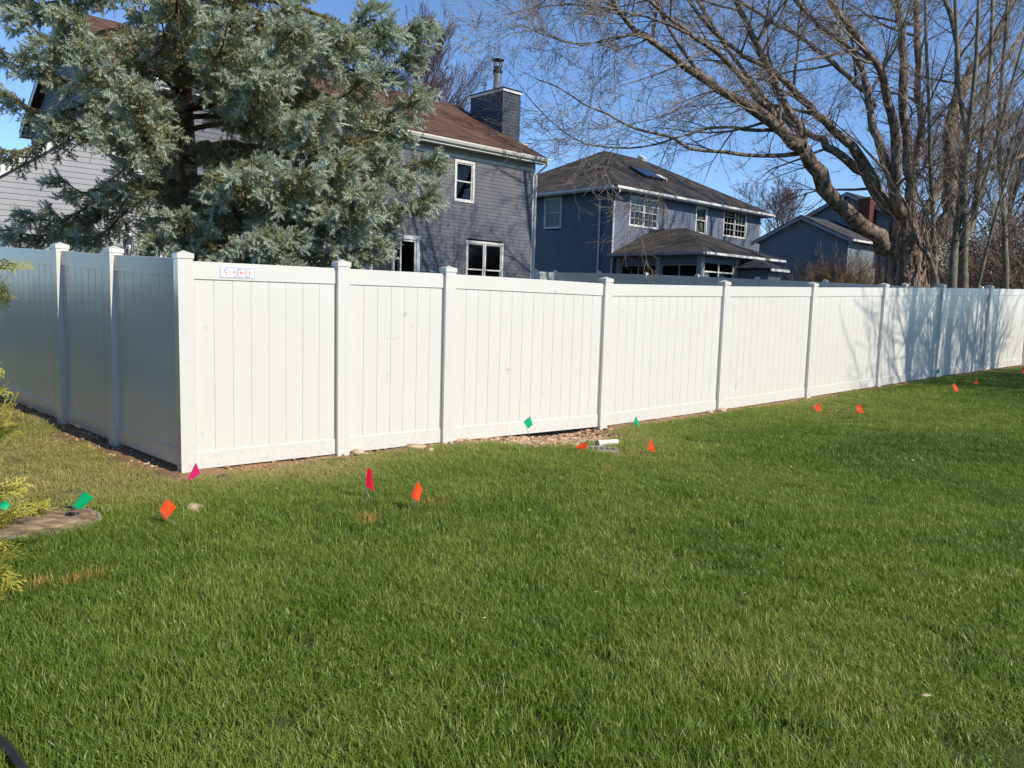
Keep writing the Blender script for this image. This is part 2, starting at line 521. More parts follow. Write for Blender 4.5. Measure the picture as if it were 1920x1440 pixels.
def fence(name, label, start, ang, posts, feet, npick, skip_first_post=False):
    """posts: distances along, feet: ground height at each; children are placed in fence-local axes"""
    T = thing(name, label, 'fence', (start[0], start[1], 0), ang)
    for i, (s, z) in enumerate(zip(posts, feet)):
        if i == 0 and skip_first_post: continue
        p = link('post', POST, T, (s, 0, z))
        p.rotation_euler = (R.uniform(-.004, .004), R.uniform(-.005, .005), 0)
        c = link('post_cap', CAP, p)
    for i in range(len(posts) - 1):
        a, b = posts[i] + PW / 2 - .006, posts[i + 1] - PW / 2 + .006
        za, zb = feet[i], feet[i + 1]
        L = b - a
        sl = lambda s, off: za + (zb - za) * (s - a) / L + off
        for nm, lo, hi in (('top_rail', PANEL_TOP - RAIL, PANEL_TOP), ('bottom_rail', GAP, GAP + RAIL)):
            m = MB(); t = .0225
            e = .003
            def prof(s):
                return [(s, -t, sl(s, lo)), (s, t, sl(s, lo)), (s, t, sl(s, hi - e)), (s, t - e, sl(s, hi)), (s, -t + e, sl(s, hi)), (s, -t, sl(s, hi - e))]
            A, B = prof(a), prof(b)
            m.add(A + B, [(0, 1, 2, 3, 4, 5), (11, 10, 9, 8, 7, 6)] + [(k, k + 6, (k + 1) % 6 + 6, (k + 1) % 6) for k in range(6)])
            m.build(nm, M['vinyl'], T)
        ch = .020                                   # side channels
        for s0, s1 in ((a + .004, a + ch), (b - ch, b - .004)):
            m = MB(); t = .017
            m.hexa([(s0, -t, sl(s0, GAP + RAIL)), (s1, -t, sl(s1, GAP + RAIL)), (s1, t, sl(s1, GAP + RAIL)), (s0, t, sl(s0, GAP + RAIL)),
                    (s0, -t, sl(s0, PANEL_TOP - RAIL)), (s1, -t, sl(s1, PANEL_TOP - RAIL)), (s1, t, sl(s1, PANEL_TOP - RAIL)), (s0, t, sl(s0, PANEL_TOP - RAIL))])
            m.build('side_channel', M['vinyl'], T)
        k = npick[i]
        w = (L - 2 * ch) / k
        me = picket_profile_mesh(w)
        for j in range(k):
            s = a + ch + w * (j + .5)
            o = link('picket', me, T, (s, R.uniform(-.0006, .0006), sl(s, GAP + RAIL - .02)))
            o.scale = (1, 1, PANEL_TOP - RAIL + .02 - (GAP + RAIL - .02))
    return T

MS = [0, 1.476, 2.72, 5.125, 7.575, 9.96, 12.36, 14.80, 17.19, 19.6, 21.3]
MZ = [0, .004, .006, -.012, .040, .102, .174, .252, .312, .37, .405]
fence('privacy_fence', 'long sunlit white vinyl privacy fence running along the lawn', FC, FA, MS, MZ, [8, 7] + [14] * 7 + [9])
WS = [0, 1.34, 2.59, 5.0, 7.44, 9.88, 11.5]
fence('privacy_fence', 'shaded white vinyl fence wing running back from the corner post', FC, WA, WS, [gz(*(FC + WD * s)) for s in WS], [7, 7, 14, 14, 14, 9], True)
# right side fence of the yard: post pixels and cap heights from the photograph
T0 = FC + FD * MS[-1]
P1 = at(1041, 507, 33.3)
SD = P1[:2] - T0; SL = np.linalg.norm(SD); SD /= SL
SA = math.atan2(SD[1], SD[0])
ss, sz = [0.0], [MZ[-1]]
for px, py in ((1839, 536), (1697, 531), (1547, 524), (1421, 519), (1308, 514), (1211, 510.6), (1123, 508), (1041, 507)):
    k = ray(px, py); rr = k[0] / k[1]
    s = (rr * T0[1] - T0[0]) / (SD[0] - rr * SD[1])
    Y = T0[1] + SD[1] * s
    ss.append(s); sz.append(at(px, py, Y)[2] - POST_H - .03)
fence('privacy_fence', 'white vinyl side fence in shade between the yard and the next house', T0, SA, ss, sz, [max(3, round((ss[i + 1] - ss[i]) / .165)) for i in range(len(ss) - 1)], True)
HA = math.radians(43.4)                              # heading of the house fronts
HU = np.array([math.cos(HA), math.sin(HA)]); HW = np.array([-HU[1], HU[0]])
O1 = at(997, 500, 32.6)[:2]                          # right corner of the slate house
e1 = O1 + HU * .12 - HW * .1
d1 = P1[:2] - e1
fence('privacy_fence', 'short sunlit white fence return joining the slate house corner', e1, math.atan2(d1[1], d1[0]),
      [0, np.linalg.norm(d1)], [sz[-1], sz[-1]], [max(3, round(np.linalg.norm(d1) / .165))])

# ------------------------------------------------------------------ fence maker's sign
def text_mesh(body, size, m, name, space=1.0):
    cu = bpy.data.curves.new('t', 'FONT'); cu.body = body; cu.size = size; cu.extrude = .0004; cu.space_character = space; cu.offset = size * .012
    ob = bpy.data.objects.new('t', cu); COL.objects.link(ob)
    dg = bpy.context.evaluated_depsgraph_get()
    me = bpy.data.meshes.new_from_object(ob.evaluated_get(dg)); me.name = name
    bpy.data.objects.remove(ob); bpy.data.curves.remove(cu)
    me.materials.clear(); me.materials.append(m)
    return me

def sign():
    # on the first top rail, rail front face
    w, h = .312, .098
    s0 = .295
    z0 = PANEL_TOP - RAIL + .018
    base = FC + FD * s0 - FN * .0235
    T = thing('fence_sign', 'small white sign reading COMPLETE FENCE on the first top rail', 'sign', (base[0], base[1], z0 + .001), FA)
    def rr(w0, w1, h0, h1, rad, y, th):
        pts = []
        for cx, cz, a0 in ((w1 - rad, h1 - rad, 0), (w0 + rad, h1 - rad, 90), (w0 + rad, h0 + rad, 180), (w1 - rad, h0 + rad, 270)):
            for k in range(5):
                t = math.radians(a0 + k * 22.5); pts.append((cx + rad * math.cos(t), y, cz + rad * math.sin(t)))
        return pts
    b = MB(); P = rr(0, w, 0, h, .012, -.003, 0); Q = [(x, 0, z) for x, y, z in P]; n = len(P)
    b.add(P + Q, [tuple(range(n - 1, -1, -1)), tuple(range(n, 2 * n))] + [(i, (i + 1) % n, (i + 1) % n + n, i + n) for i in range(n)])
    b.build('sign_plate', M['sign_white'], T)
    b = MB()
    A = rr(.003, w - .003, .003, h - .003, .010, -.0036, 0); B = rr(.0062, w - .0062, .0062, h - .0062, .007, -.0036, 0)
    b.add(A + B, [(i, i + n, (i + 1) % n + n, (i + 1) % n) for i in range(n)])
    b.build('border', M['sign_navy'], T)
    cx, cz, r = .055, h / 2, .040
    for m, pts in (('sign_navy', [(-1, 0), (0, 1), (1, 0)]), ('sign_red', [(-1, 0), (0, -1), (1, 0)])):
        b = MB()
        for i in range(2):
            (x0, z0_), (x1, z1_) = pts[i], pts[i + 1]
            b.hexa([(cx + x0 * r, -.0042, cz + z0_ * r), (cx + x1 * r, -.0042, cz + z1_ * r), (cx + x1 * r, -.0032, cz + z1_ * r), (cx + x0 * r, -.0032, cz + z0_ * r),
                    (cx + x0 * r * .9, -.0042, cz + z0_ * r * .9), (cx + x1 * r * .9, -.0042, cz + z1_ * r * .9), (cx + x1 * r * .9, -.0032, cz + z1_ * r * .9), (cx + x0 * r * .9, -.0032, cz + z0_ * r * .9)])
        b.build('logo_outline', M[m], T)
    for body, size, m, x, z, sp in (('C', .034, 'sign_navy', .036, .047, 1), ('T', .030, 'sign_red', .049, .026, 1),
                                    ('COMPLETE', .0235, 'sign_navy', .117, .071, 1.38), ('FENCE', .044, 'sign_red', .115, .033, 1.34),
                                    ('630-231-9600', .0225, 'sign_navy', .117, .010, 1.16)):
        o = link('lettering', text_mesh(body, size, M[m], 'lettering', sp), T, (x, -.0036, z))
        o.rotation_euler = (math.pi / 2, 0, 0)
sign()

# ------------------------------------------------------------------ houses
class House:
    """front wall along local x, depth along local y, z up from the local ground"""
    def __init__(s, name, label, O, ang, zg, cat='house'):
        s.O = np.asarray(O, float); s.a = ang; s.zg = zg
        s.U = np.array([math.cos(ang), math.sin(ang)]); s.W = np.array([-s.U[1], s.U[0]])
        s.T = thing(name, label, cat, (O[0], O[1], zg), ang)
    def uz(s, px, py, yoff=0.0):
        """photo pixel -> (x, z) on the front plane shifted back by yoff"""
        k = ray(px, py); Q = s.O + s.W * yoff
        t = Q.dot(s.W) / k[:2].dot(s.W)
        p = k * t
        return (p[:2] - s.O).dot(s.U), CZ + p[2] - s.zg
    def yz(s, px, py, xoff=0.0):
        """photo pixel -> (y, z) on the side plane at x = xoff"""
        k = ray(px, py); Q = s.O + s.U * xoff
        t = Q.dot(s.U) / k[:2].dot(s.U)
        p = k * t
        return (p[:2] - s.O).dot(s.W), CZ + p[2] - s.zg
    def siding(s, mp, span, z0, z1, m, openings=(), exp=.135, name='siding_wall', lip=.016):
        """lap siding: mp(a, z, out) -> local point; span(z) -> (a0, a1)"""
        b = MB(); z = z0
        while z < z1 - .005:
            zt = min(z + exp, z1)
            (a0, a1), (c0, c1) = span(z), span(zt)
            iv = [(a0, a1)]
            for o0, o1, oz0, oz1 in openings:
                if oz0 < zt - .004 and oz1 > z + .004:
                    nw = []
                    for p, q in iv:
                        if o1 <= p or o0 >= q: nw.append((p, q)); continue
                        if o0 > p: nw.append((p, o0))
                        if o1 < q: nw.append((o1, q))
                    iv = nw
            for p, q in iv:
                pt = max(p, c0) if p == a0 else p
                qt = min(q, c1) if q == a1 else q
                if qt <= pt: continue
                b.quad(mp(p, z, lip), mp(q, z, lip), mp(qt, zt, .002), mp(pt, zt, .002))
                b.quad(mp(p, z, 0), mp(q, z, 0), mp(q, z, lip), mp(p, z, lip))
            z = zt
        return b.build(name, m, s.T)
    def front(s, y=0.0):
        return lambda a, z, out: (a, y - out, z)
    def left(s, x):
        return lambda a, z, out: (x - out, -a, z)          # a runs towards the front
    def right(s, x):
        return lambda a, z, out: (x + out, a, z)
    def back(s, y):
        return lambda a, z, out: (-a, y + out, z)
    def window(s, x0, x1, z0, z1, y=0.0, cols=1, grille=None, curtain=False, hung=True, cas=.09, mp=None, curtain_of=None):
        """casing and sashes (part) with panes, grille bars and curtains (sub-parts)"""
        b = MB()
        P = (lambda x, yy, z: (x, y + yy, z)) if mp is None else mp
        def bx(xa, xb, ya, yb, za, zb):
            b.hexa([P(xa, ya, za), P(xb, ya, za), P(xb, yb, za), P(xa, yb, za), P(xa, ya, zb), P(xb, ya, zb), P(xb, yb, zb), P(xa, yb, zb)])
        c = cas
        bx(x0, x0 + c, -.035, .06, z0, z1); bx(x1 - c, x1, -.035, .06, z0, z1)
        bx(x0 + c, x1 - c, -.035, .06, z1 - c, z1); bx(x0 + c, x1 - c, -.045, .06, z0, z0 + c * .8)
        w = (x1 - x0 - 2 * c) / cols
        panes = []
        for i in range(cols):
            a, d = x0 + c + w * i, x0 + c + w * (i + 1)
            if i:
                bx(a - .035, a + .035, -.03, .06, z0 + c * .8, z1 - c)
            aa, dd = a + (.035 if i else 0), d - (.035 if i < cols - 1 else 0)
            zm = (z0 + z1) / 2
            st = .045
            parts = [(z0 + c * .8, zm + .02, .02), (zm - .02, z1 - c, .0)] if hung else [(z0 + c * .8, z1 - c, .0)]
            for za, zb, yo in parts:
                bx(aa, aa + st, yo, yo + .04, za, zb); bx(dd - st, dd, yo, yo + .04, za, zb)
                bx(aa + st, dd - st, yo, yo + .04, za, za + st); bx(aa + st, dd - st, yo, yo + .04, zb - st, zb)
                panes.append((aa + st, dd - st, za + st, zb - st, yo))
        o = b.build('window', M['trim'], s.T)
        for k, (a, d, za, zb, yo) in enumerate(panes):
            q = MB(); q.quad(P(a, yo + .02, za), P(d, yo + .02, za), P(d, yo + .02, zb), P(a, yo + .02, zb))
            q.build('pane', M['glass'], o)
            if grille:
                g = MB(); nx, nz = grille
                b0 = b; b = g
                for i in range(1, nx):
                    x = a + (d - a) * i / nx; bx(x - .011, x + .011, yo + .006, yo + .018, za, zb)
                for j in range(1, nz):
                    z = za + (zb - za) * j / nz; bx(a, d, yo + .005, yo + .017, z - .011, z + .011)
                b = b0
                g.build('grille', M['trim'], o)
            if curtain and (curtain_of is None or k in curtain_of):
                q = MB(); n = 14
                for i in range(n):
                    f0, f1 = i / n, (i + 1) / n
                    y0, y1 = yo + .10 + .025 * (i % 2), yo + .10 + .025 * ((i + 1) % 2)
                    q.quad(P(a - .03 + (d - a + .06) * f0, y0, za), P(a - .03 + (d - a + .06) * f1, y1, za), P(a - .03 + (d - a + .06) * f1, y1, zb), P(a - .03 + (d - a + .06) * f0, y0, zb))
                q.build('curtain', M['curtain'], o)
        return o
    def box(s, name, m, *a, parent=None):
        b = MB(); b.box(*a); return b.build(name, m, parent or s.T)

def boxopen(x0, x1, z0, z1, c=.05):
    return (x0 + c, x1 - c, z0 + c, z1 - c)

# ---- slate house with the brown roof -------------------------------------------------
def slate_house():
    H = House('house', 'slate blue two storey house with brown roof and tall siding chimney', O1, HA, gz(*O1))
    zf = H.uz(997, 321)[1]                       # underside of the frieze
    zs = zf + .30                                # soffit
    xl = H.uz(247, 300)[0]
    D = 11.0
    ov, rk = .42, .30                            # eave and rake overhang
    rp = H.uz(845, 197, D / 2)[1]                # ridge height
    ops, wins = [], []
    def win(p0, p1, **k):
        x0, z1 = H.uz(*p0); x1, z0 = H.uz(*p1)
        ops.append(boxopen(x0, x1, z0, z1)); wins.append((x0, x1, z0, z1, k))
    win((852.5, 298), (888, 382))
    win((873.5, 450), (940.5, 560), cols=2)
    win((550, 424), (610, 493), cols=1)
    win((585, 246), (635, 328))
    win((393, 318), (438, 362))
    sx0, sz1 = H.uz(691.5, 434); sx1, _ = H.uz(787, 441)
    ops.append((sx0 + .06, sx1 - .06, .35, sz1 - .06))
    dx0, dz1 = H.uz(392, 447); dx1, _ = H.uz(466, 455)
    ops.append((dx0 + .05, dx1 - .05, .35, dz1 - .05))
    H.siding(H.front(), lambda z: (xl, 0.0), .45, zf, M['siding1'], ops)
    m1 = (rp - zs) / (D / 2 + ov)
    zw = zs
    gab = lambda z: (0.0, D) if z < zw else ((z - zw) / m1 - .0, D - (z - zw) / m1)
    H.siding(H.right(0.0), gab, .45, rp - .35, M['siding1'])
    H.siding(H.left(xl), lambda z: (-gab(z)[1], -gab(z)[0]), .45, rp - .35, M['siding1'])
    H.siding(H.back(D), lambda z: (0.0, -xl), .45, zs, M['siding1'])
    H.box('foundation', M['concrete'], xl + .03, -.03, .03, D - .03, -.6, .45)
    for w in wins: H.window(*w[:4], **w[4])
    # sliding door: frame, two door leaves with panes
    b = MB(); z0 = .35
    b.box(sx0, sx0 + .14, -.035, .10, z0, sz1); b.box(sx1 - .14, sx1, -.035, .10, z0, sz1); b.box(sx0 + .14, sx1 - .14, -.035, .10, sz1 - .14, sz1)
    o = b.build('sliding_door', M['trim'], H.T)
    xm = sx0 + (sx1 - sx0) * .47
    for a, d, y in ((sx0 + .14, xm + .06, .06), (xm, sx1 - .14, .01)):
        b = MB(); st = .075
        b.box(a, a + st, y, y + .04, z0, sz1 - .14); b.box(d - st, d, y, y + .04, z0, sz1 - .14); b.box(a + st, d - st, y, y + .04, sz1 - .14 - st, sz1 - .14); b.box(a + st, d - st, y, y + .04, z0, z0 + .15)
        if y < .05: b.box(a + .30, a + .36, y - .005, y + .03, z0 + .15, sz1 - .14 - st)
        b.build('door_leaf', M['trim'], o)
        q = MB(); q.quad((a + st, y + .02, z0 + .15), (d - st, y + .02, z0 + .15), (d - st, y + .02, sz1 - .14 - st), (a + st, y + .02, sz1 - .14 - st)); q.build('pane', M['glass'], o)
    H.box('back_door', M['screen'], dx0 + .05, dx1 - .05, .0, .05, .35, dz1 - .05)
    # near-black panels behind the openings, room dimness put into their colour
    b = MB(); b.box(xl + .2, -.2, 1.6, 1.7, .45, zs); b.build('dark_back_panel', M['dark'], H.T)
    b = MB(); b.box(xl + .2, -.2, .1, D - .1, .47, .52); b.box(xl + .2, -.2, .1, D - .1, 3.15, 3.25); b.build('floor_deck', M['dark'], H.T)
    # frieze, soffit, fascia, gutter
    b = MB(); b.box(xl, .02, -.022, -.001, zf - .02, zf + .10); b.build('frieze_board', M['trim'], H.T)
    b = MB(); b.box(xl, 0, -.012, .0, zf + .10, zs); b.build('shaded_frieze', M['siding_pale'], H.T)  # grey colour carries the eave's shade on this frieze band
    b = MB(); b.box(xl - rk, rk, -ov, -.013, zs, zs + .02); b.box(xl - rk, rk, D, D + ov, zs, zs + .02); b.build('soffit', M['trim'], H.T)
    b = MB(); b.box(xl - rk, rk, -ov - .02, -ov, zs - .03, zs + .20); b.box(xl - rk, rk, D + ov, D + ov + .02, zs - .03, zs + .2); b.build('fascia', M['trim'], H.T)
    def gutter(x0, x1, y, z):
        b = MB()
        pr = [(y - .0, z), (y - .085, z), (y - .125, z + .08), (y - .125, z + .125), (y - .105, z + .125), (y - .105, z + .085), (y - .07, z + .02), (y, z + .02)]
        n = len(pr)
        b.add([(x0, p, q) for p, q in pr] + [(x1, p, q) for p, q in pr], [(i, (i + 1) % n, (i + 1) % n + n, i + n) for i in range(n)] + [tuple(range(n - 1, -1, -1)), tuple(range(n, 2 * n))])
        g = b.build('gutter', M['trim'], H.T)
        return g
    gutter(xl - rk, rk + .04, -ov - .021, zs + .06)
    # downspout at the right corner
    b = MB(); zt = zs + .06
    b.tube([(rk - .08, -ov - .08, zt), (rk - .08, -ov - .08, zt - .10), (.035, -.07, zt - .48), (.035, -.06, zt - .62), (.035, -.06, .2)], .045, 6)
    b.build('downspout', M['trim'], H.T)
    b = MB(); b.box(-.10, .018, -.020, -.0005, .45, zf - .021); b.build('corner_board', M['trim'], H.T)
    b = MB(); b.box(.0005, .018, -.018, .10, .45, zs - .005); b.build('corner_board', M['trim'], H.T)
    # roof
    b = MB()
    e0, e1 = zs + .20, rp + .06
    b.slab([(xl - rk, -ov - .05, e0), (rk, -ov - .05, e0), (rk, D / 2, e1), (xl - rk, D / 2, e1)], .06)
    b.slab([(rk, D + ov + .05, e0), (xl - rk, D + ov + .05, e0), (xl - rk, D / 2, e1), (rk, D / 2, e1)], .06)
    rf = b.build('roof', M['roof1'], H.T)
    for x0 in (rk - .02, xl - rk):
        for sgn in (0, 1):
            b = MB(); ya, yb = (-ov - .02, D / 2) if sgn == 0 else (D + ov + .02, D / 2)
            b.hexa([(x0, ya, e0 - .26), (x0 + .02, ya, e0 - .26), (x0 + .02, yb, e1 - .26), (x0, yb, e1 - .26), (x0, ya, e0 - .065), (x0 + .02, ya, e0 - .065), (x0 + .02, yb, e1 - .065), (x0, yb, e1 - .065)])
            b.build('rake_board', M['trim'], H.T)
    # plumbing vent on the roof
    vx, vz = H.uz(737, 222, 2.0)
    b = MB(); b.tube([(vx, 2.0, vz - .75), (vx, 2.0, vz + .25)], .075, 10); b.build('vent_pipe', M['galv'], rf, True)
    # chimney chase on the right gable
    ca, ch = H.yz(943, 168)[0], H.yz(943, 170, 0.0)[1]
    cb = H.yz(882, 190)[0]
    cw = H.uz(974, 180, ca)[0]
    cwl = H.uz(989, 272, ca)[0]
    sh = H.uz(982, 272, ca)[1]
    zz = lambda z: (ca, cb)
    ch_o = H.siding(lambda a, z, out: (a, ca - out, z), lambda z: (.02, cw), .3, ch, M['siding_navy'], name='chimney')
    def sub(mp, span, z0, z1, nm='chimney_siding'):
        o = H.siding(mp, span, z0, z1, M['siding_navy'], name=nm); o.parent = ch_o; return o
    sub(lambda a, z, out: (.02 - out, -a, z), lambda z: (-cb, -ca), zs, ch)
    sub(lambda a, z, out: (cw + out, a, z), lambda z: (ca, cb), .3, ch)
    sub(lambda a, z, out: (-a, cb + out, z), lambda z: (-cw, -.02), .3, ch)
    sub(lambda a, z, out: (a, ca + .06 - out, z), lambda z: (cw, cwl), .3, sh, 'chimney_shoulder')
    sub(lambda a, z, out: (cwl + out, a, z), lambda z: (ca + .06, cb - .06), .3, sh, 'chimney_shoulder')
    b = MB(); b.box(cw + .002, cwl + .05, ca + .0, cb, sh, sh + .09); b.build('shoulder_cap', M['trim'], ch_o)
    b = MB()
    for (x, y) in ((.02, ca), (cw, ca)): b.box(x - .03, x + .055, y - .022, y - .001, zs + .3, ch)
    b.build('chimney_corner', M['siding_navy'], ch_o)
    b = MB(); b.box(-.05, cw + .07, ca - .07, cb + .07, ch, ch + .10); b.build('chimney_band', M['trim'], ch_o)
    b = MB(); b.box(-.07, cw + .09, ca - .09, cb + .09, ch + .10, ch + .15); b.build('chimney_cap', M['black'], ch_o)
    yf = (ca + cb) / 2 - .15; xf = cw * .5
    zt = H.uz(937, 110, yf)[1]
    q = ch + .15
    b = MB(); r = .175; b.lathe([(r + .07, 0), (r + .07, .03), (r, .06), (r, zt - q - .62)], (xf, yf, q), 18); fl = b.build('flue_pipe', M['galv'], ch_o, True)
    b = MB(); z2 = zt - .62
    b.lathe([(r + .035, z2), (r + .035, z2 + .10), (r - .02, z2 + .10)], (xf, yf, 0), 18); b.lathe([(r - .01, z2 + .10), (r - .01, z2 + .26)], (xf, yf, 0), 18)
    for k in range(4):
        t = k * math.pi / 2 + .4; b.box(xf + r * math.cos(t) - .015, xf + r * math.cos(t) + .015, yf + r * math.sin(t) - .015, yf + r * math.sin(t) + .015, z2 + .2, zt - .08)
    b.lathe([(r + .10, zt - .10), (r + .10, zt - .07), (.04, zt)], (xf, yf, 0), 18); b.build('flue_cap', M['black'], ch_o)
    y2 = cb - .38; z3 = H.uz(897, 151, y2)[1]
    b = MB(); b.lathe([(.09, q), (.09, q + .04), (.055, q + .05), (.055, z3 - .16)], (xf, y2, 0), 12); b.lathe([(.10, z3 - .16), (.10, z3 - .05), (.07, z3)], (xf, y2, 0), 12); b.build('small_flue', M['galv'], ch_o)
    return H
H1 = slate_house()

# ---- pale gabled garage wing of that house ------------------------------------------
def garage():
    O = O1 + HU * H1.uz(386, 400)[0] - HW * .9
    H = House('garage', 'pale grey garage with white trimmed gable behind the spruce', O, HA, gz(*O), 'garage')
    px_, pz_ = H.uz(155, 237)
    hw = -px_; m = .72
    ze = pz_ - hw * m
    xl = -2 * hw
    ops = []
    dx0, dz1 = H.uz(254, 436); dx1, _ = H.uz(312, 440)
    ops.append((dx0 + .05, dx1 - .05, .2, dz1 - .05))
    gab = lambda z: (xl, 0.0) if z < ze else (xl + (z - ze) / m, -(z - ze) / m)
    H.siding(H.front(), gab, .25, pz_ - .08, M['siding_pale'], ops)
    H.siding(H.left(xl), lambda z: (-8.0, 0.0), .25, ze, M['siding_pale'])
    H.siding(H.right(0.0), lambda z: (0.0, .85), .25, ze, M['siding_pale'])
    H.box('foundation', M['concrete'], xl + .03, -.03, .03, 8, -.6, .25)
    b = MB(); ov, rk = .35, .12
    e = lambda x: pz_ - abs(x - px_) * m
    xa, xb = xl - ov, ov
    b.slab([(xa, 8.2, e(xa) + .14), (xa, -rk, e(xa) + .14), (px_, -rk, pz_ + .14), (px_, 8.2, pz_ + .14)], .06)
    b.slab([(xb, -rk, e(xb) + .14), (xb, .85, e(xb) + .14), (px_, .85, pz_ + .14), (px_, -rk, pz_ + .14)], .06)
    b.build('roof', M['roof1'], H.T)
    for x0, x1 in ((xa, px_), (xb, px_)):
        b = MB()
        b.hexa([(x0, -rk - .022, e(x0) - .13), (x1, -rk - .022, pz_ - .13), (x1, -rk, pz_ - .13), (x0, -rk, e(x0) - .13),
                (x0, -rk - .022, e(x0) + .11), (x1, -rk - .022, pz_ + .11), (x1, -rk, pz_ + .11), (x0, -rk, e(x0) + .11)])
        b.build('rake_board', M['trim'], H.T)
        b = MB()
        b.hexa([(x0, -rk, e(x0) - .11), (x1, -rk, pz_ - .11), (x1, .0, pz_ - .11), (x0, .0, e(x0) - .11), (x0, -rk, e(x0) - .09), (x1, -rk, pz_ - .09), (x1, 0, pz_ - .09), (x0, 0, e(x0) - .09)])
        b.build('soffit', M['trim'], H.T)
    # side door with a nine-light window
    b = MB(); c = .10
    b.box(dx0, dx0 + c, -.035, .06, .2, dz1); b.box(dx1 - c, dx1, -.035, .06, .2, dz1); b.box(dx0 + c, dx1 - c, -.035, .06, dz1 - c, dz1)
    o = b.build('door_frame', M['trim'], H.T)
    gx0, gx1 = dx0 + c + .13, dx1 - c - .13; gz1 = dz1 - c - .14; gz0 = gz1 - .95
    b = MB(); A, B = dx0 + c, dx1 - c
    b.box(A, gx0, .0, .045, .2, dz1 - c); b.box(gx1, B, .0, .045, .2, dz1 - c); b.box(gx0, gx1, .0, .045, gz1, dz1 - c); b.box(gx0, gx1, .0, .045, .2, gz0)
    for i in (1, 2):
        x = gx0 + (gx1 - gx0) * i / 3; b.box(x - .014, x + .014, .008, .03, gz0, gz1)
        z = gz0 + (gz1 - gz0) * i / 3; b.box(gx0, gx1, .009, .031, z - .014, z + .014)
    d = b.build('door', M['trim'], H.T)
    for i in range(3):
        for j in range(3):
            q = MB(); xs = [gx0 + (gx1 - gx0) * k / 3 for k in (i, i + 1)]; zs = [gz0 + (gz1 - gz0) * k / 3 for k in (j, j + 1)]
            q.quad((xs[0] + .014, .022, zs[0] + .014), (xs[1] - .014, .022, zs[0] + .014), (xs[1] - .014, .022, zs[1] - .014), (xs[0] + .014, .022, zs[1] - .014)); q.build('pane', M['glass'], d)
    b = MB(); b.box(xl + .3, -.3, 1.4, 1.45, .25, ze); b.build('dark_back_panel', M['dark'], H.T)
    # lantern
    lx, lz = H.uz(240, 461)
    T = link('wall_lantern', None, H.T)
    b = MB(); b.box(lx - .07, lx + .07, -.034, -.016, lz - .02, lz + .34); ln = b.build('wall_lantern', M['trim'], H.T); COL.objects.unlink(T); bpy.data.objects.remove(T)
    b = MB()
    for x in (-.075, .075):
        for y in (-.07, -.20):
            b.box(lx + x - .009, lx + x + .009, y - .009 + .0, y + .009, lz - .20, lz + .16)
    b.box(lx - .09, lx + .09, -.215, -.055, lz - .22, lz - .20); b.hexa([(lx - .095, -.22, lz + .16), (lx + .095, -.22, lz + .16), (lx + .095, -.05, lz + .16), (lx - .095, -.05, lz + .16), (lx - .03, -.155, lz + .25), (lx + .03, -.155, lz + .25), (lx + .03, -.115, lz + .25), (lx - .03, -.115, lz + .25)])
    b.box(lx - .012, lx + .012, -.135, -.034, lz + .25, lz + .275); b.box(lx - .012, lx + .012, -.147, -.123, lz + .24, lz + .27)
    b.build('lantern_cage', M['black'], ln)
    b = MB(); b.lathe([(.012, -.20), (.012, -.10), (.03, -.05), (.03, 0), (.008, .03)], (lx, -.135, lz), 10); b.build('bulb', M['trim'], ln, True)
    return H
H1G = garage()

# ---- hip-roofed house with sunroom ---------------------------------------------------
def hip_roof(b, x0, x1, y0, y1, ze, zr, th=.07):
    k = min(x1 - x0, y1 - y0) / 2; ym = (y0 + y1) / 2
    A, B = (x0 + k, ym, zr), (x1 - k, ym, zr)
    b.slab([(x0, y0, ze), (x1, y0, ze), B, A], th); b.slab([(x1, y1, ze), (x0, y1, ze), A, B], th)
    b.slab([(x0, y1, ze), (x0, y0, ze), A], th); b.slab([(x1, y0, ze), (x1, y1, ze), B], th)

